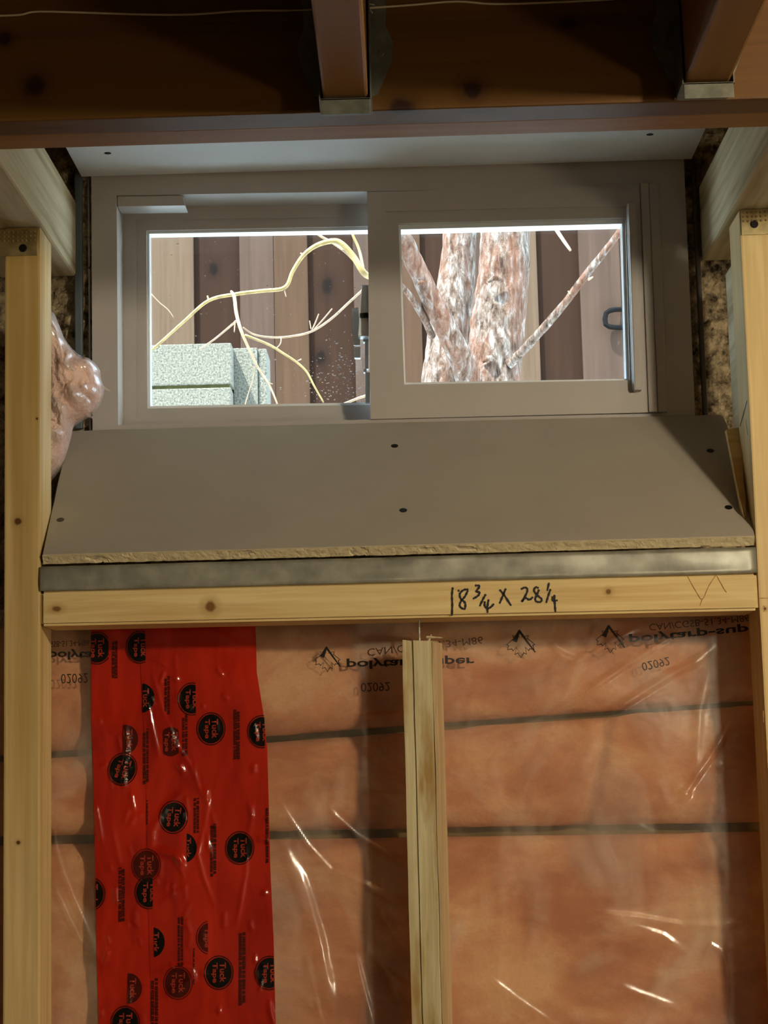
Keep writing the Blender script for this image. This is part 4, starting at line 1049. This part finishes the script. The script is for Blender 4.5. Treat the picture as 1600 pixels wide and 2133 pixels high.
# twig poking down from above
limb('twig', [(1235, 400, YTR - .3), (1200, 450, YTR - .3), (1163, 486, YTR - .3)], [6, 5, 4.5], m_twig2, 8, 0, None) if False else None
limb('branch', [(1060, 330, YTR - .02), (1110, 400, YTR - .12), (1160, 480, YTR - .2), (1188, 521, YTR - .25)], [7, 6, 4.5, 3], m_twig2, 10, 6, None)

# arching thin branch, carried by the tree, spreading over the left pane
YB = 1.15
root_ = limb('branch', [(788, 400, YTR - .20), (800, 440, 1.48), (798, 500, 1.36), (784, 566, 1.24), (762, 572, YB), (735, 533, YB), (712, 508, YB), (693, 502, YB), (660, 511, YB), (632, 532, YB), (610, 565, YB), (593, 599, YB), (545, 606, YB), (490, 613, YB), (435, 626, YB), (385, 668, YB), (335, 713, YB), (280, 760, YB)],
             [8, 8, 8, 7.5, 7, 6.6, 6.3, 6, 5, 4.4, 4, 4.2, 4, 4, 3.6, 3.2, 3, 2.6], m_twig, 10, 6, None)
def twig(pts, rads, mat=m_twig2): return limb('twig', [(x, y, YB + dy) for x, y, dy in pts], rads, mat, 8, 5, None, parent=root_)
twig([(481, 606, -.01), (488, 618, -.012), (492, 650, -.02), (500, 682, -.03), (512, 712, -.03), (525, 740, -.03), (540, 770, -.03), (560, 800, -.03), (577, 840, -.03), (580, 860, -.03)], [2.4, 4, 4, 3.6, 3.2, 2.8, 2.5, 2.2, 1.8, 1.6])
twig([(510, 698, -.03), (560, 718, -.03), (590, 736, -.03), (620, 756, -.03), (640, 776, -.03), (655, 805, -.03), (674, 838, -.03)], [3.0, 2.8, 2.6, 2.4, 2.2, 2, 1.6], m_twig)
twig([(506, 682, -.02), (530, 697, -.01), (570, 703, 0), (610, 700, 0), (650, 690, 0), (690, 664, 0), (725, 632, 0), (760, 600, 0)], [1.6, 2.0, 2.2, 2.3, 2.4, 2.6, 2.6, 2.6])
twig([(493, 668, -.02), (472, 686, 0), (445, 708, 0), (415, 728, 0)], [2.4, 2.2, 2, 1.8])
twig([(650, 688, 0), (658, 670, 0), (664, 654, 0)], [1.8, 1.6, 1.2]); twig([(655, 686, 0), (672, 667, 0), (692, 643, 0)], [2.0, 1.8, 1.4]); twig([(648, 686, 0), (645, 668, 0)], [1.4, 1.0])
twig([(586, 702, 0), (584, 716, -.01), (575, 726, -.02)], [1.2, 1.2, 1]); twig([(620, 752, -.03), (628, 748, -.03)], [1.2, 1.4]); twig([(592, 603, 0), (596, 618, 0)], [1.6, 1])
twig([(632, 532, 0), (626, 527, 0)], [2.4, 1.6]); twig([(435, 626, 0), (432, 616, 0)], [2.4, 1.6]); twig([(490, 668, -.02), (488, 692, -.02)], [1.6, 1.2]); twig([(384, 682, .05), (388, 694, .05)], [1.4, 1.2]) if False else None
twig([(740, 545, 0), (720, 525, .01), (690, 504, .02), (668, 492, .02), (640, 470, .02)], [3.4, 3.2, 3, 3, 2.8]); twig([(757, 560, 0), (748, 520, .02), (735, 490, .02), (722, 455, .02)], [3.2, 3, 2.8, 2.6], m_twig)
twig([(560, 798, -.03), (568, 800, -.03)], [1.2, 1]); twig([(520, 760, -.03), (530, 775, -.03), (512, 838, -.03), (510, 850, -.03)], [.8, .8, 1.2, 1.4])
# lone sprig in front of the left boards and a pale stem low on the right of that pane
s1 = limb('sprig', [(315, 612, YB), (332, 630, YB), (350, 645, YB), (362, 662, YB)], [1.0, 1.1, 1, .8], m_twig2, 6, 4, None, parent=root_)
twig([(770, 822, -.03), (745, 830, -.03), (715, 842, -.03), (690, 852, -.03)], [2.8, 2.8, 2.6, 2.2])

# slim second tree at the right edge of the right pane
t2 = thing('slim_tree', tuple(at(1318, 700, 1.6)[:2]) + (gz,), 'slim pale tree stem half hidden at the right edge of the right pane', 'tree')
limb('trunk', [(1322, gpx(1.6), 1.6), (1320, 800, 1.6), (1316, 640, 1.6), (1313, 500, 1.6), (1310, 350, 1.6)], [16, 16, 16, 17, 16], seg=28, sub=16, parent=t2)

# stacked concrete bricks
YK = 1.35
zt_ = at(400, 716, YK).z; xa = at(236, 760, YK).x; xb = at(482, 760, YK).x
Nc = 4; hh = [.0735] + [(zt_ - .0735 - gz) / Nc] * Nc
z = zt_
for k, h_ in enumerate(hh):
    names = ('uppermost of the taller stack', 'second from the top of the taller stack', 'third from the top of the taller stack', 'fourth from the top of the taller stack', 'lowest of the taller stack')
    dx = (0, -.0015, .002, -.001, 0)[k]; gp = .006 if k == 1 else 0
    bm = box_bm((xa + dx, YK, z - h_), (xb + dx, YK + .11, z - gp), .0022)
    ob_ = link('concrete_block', from_bm(bm, 'concrete_block'), m_cblock, label='grey concrete block, ' + names[k], cat='block', group='stacked concrete blocks'); z -= h_
    if k == 1: box('moss_line', (xa + .003, YK + .004, z + h_ - .0058), (xb - .004, YK + .108, z + h_ - .0002), m_moss, parent=ob_)
xa2 = at(486, 760, YK + .05).x; xb2 = at(555, 760, YK + .05).x; zt2 = at(520, 724, YK + .05).z
bm = box_bm((xa2, YK + .05, gz), (xb2 - .016, YK + .15, zt2), .002); box_bm((xb2 - .0155, YK + .056, gz), (xb2, YK + .15, zt2 - .001), .002, bm)
link('concrete_slab', from_bm(bm, 'concrete_slab'), m_cblock, label='narrow upright grey concrete slab right of the stacked blocks', cat='block')
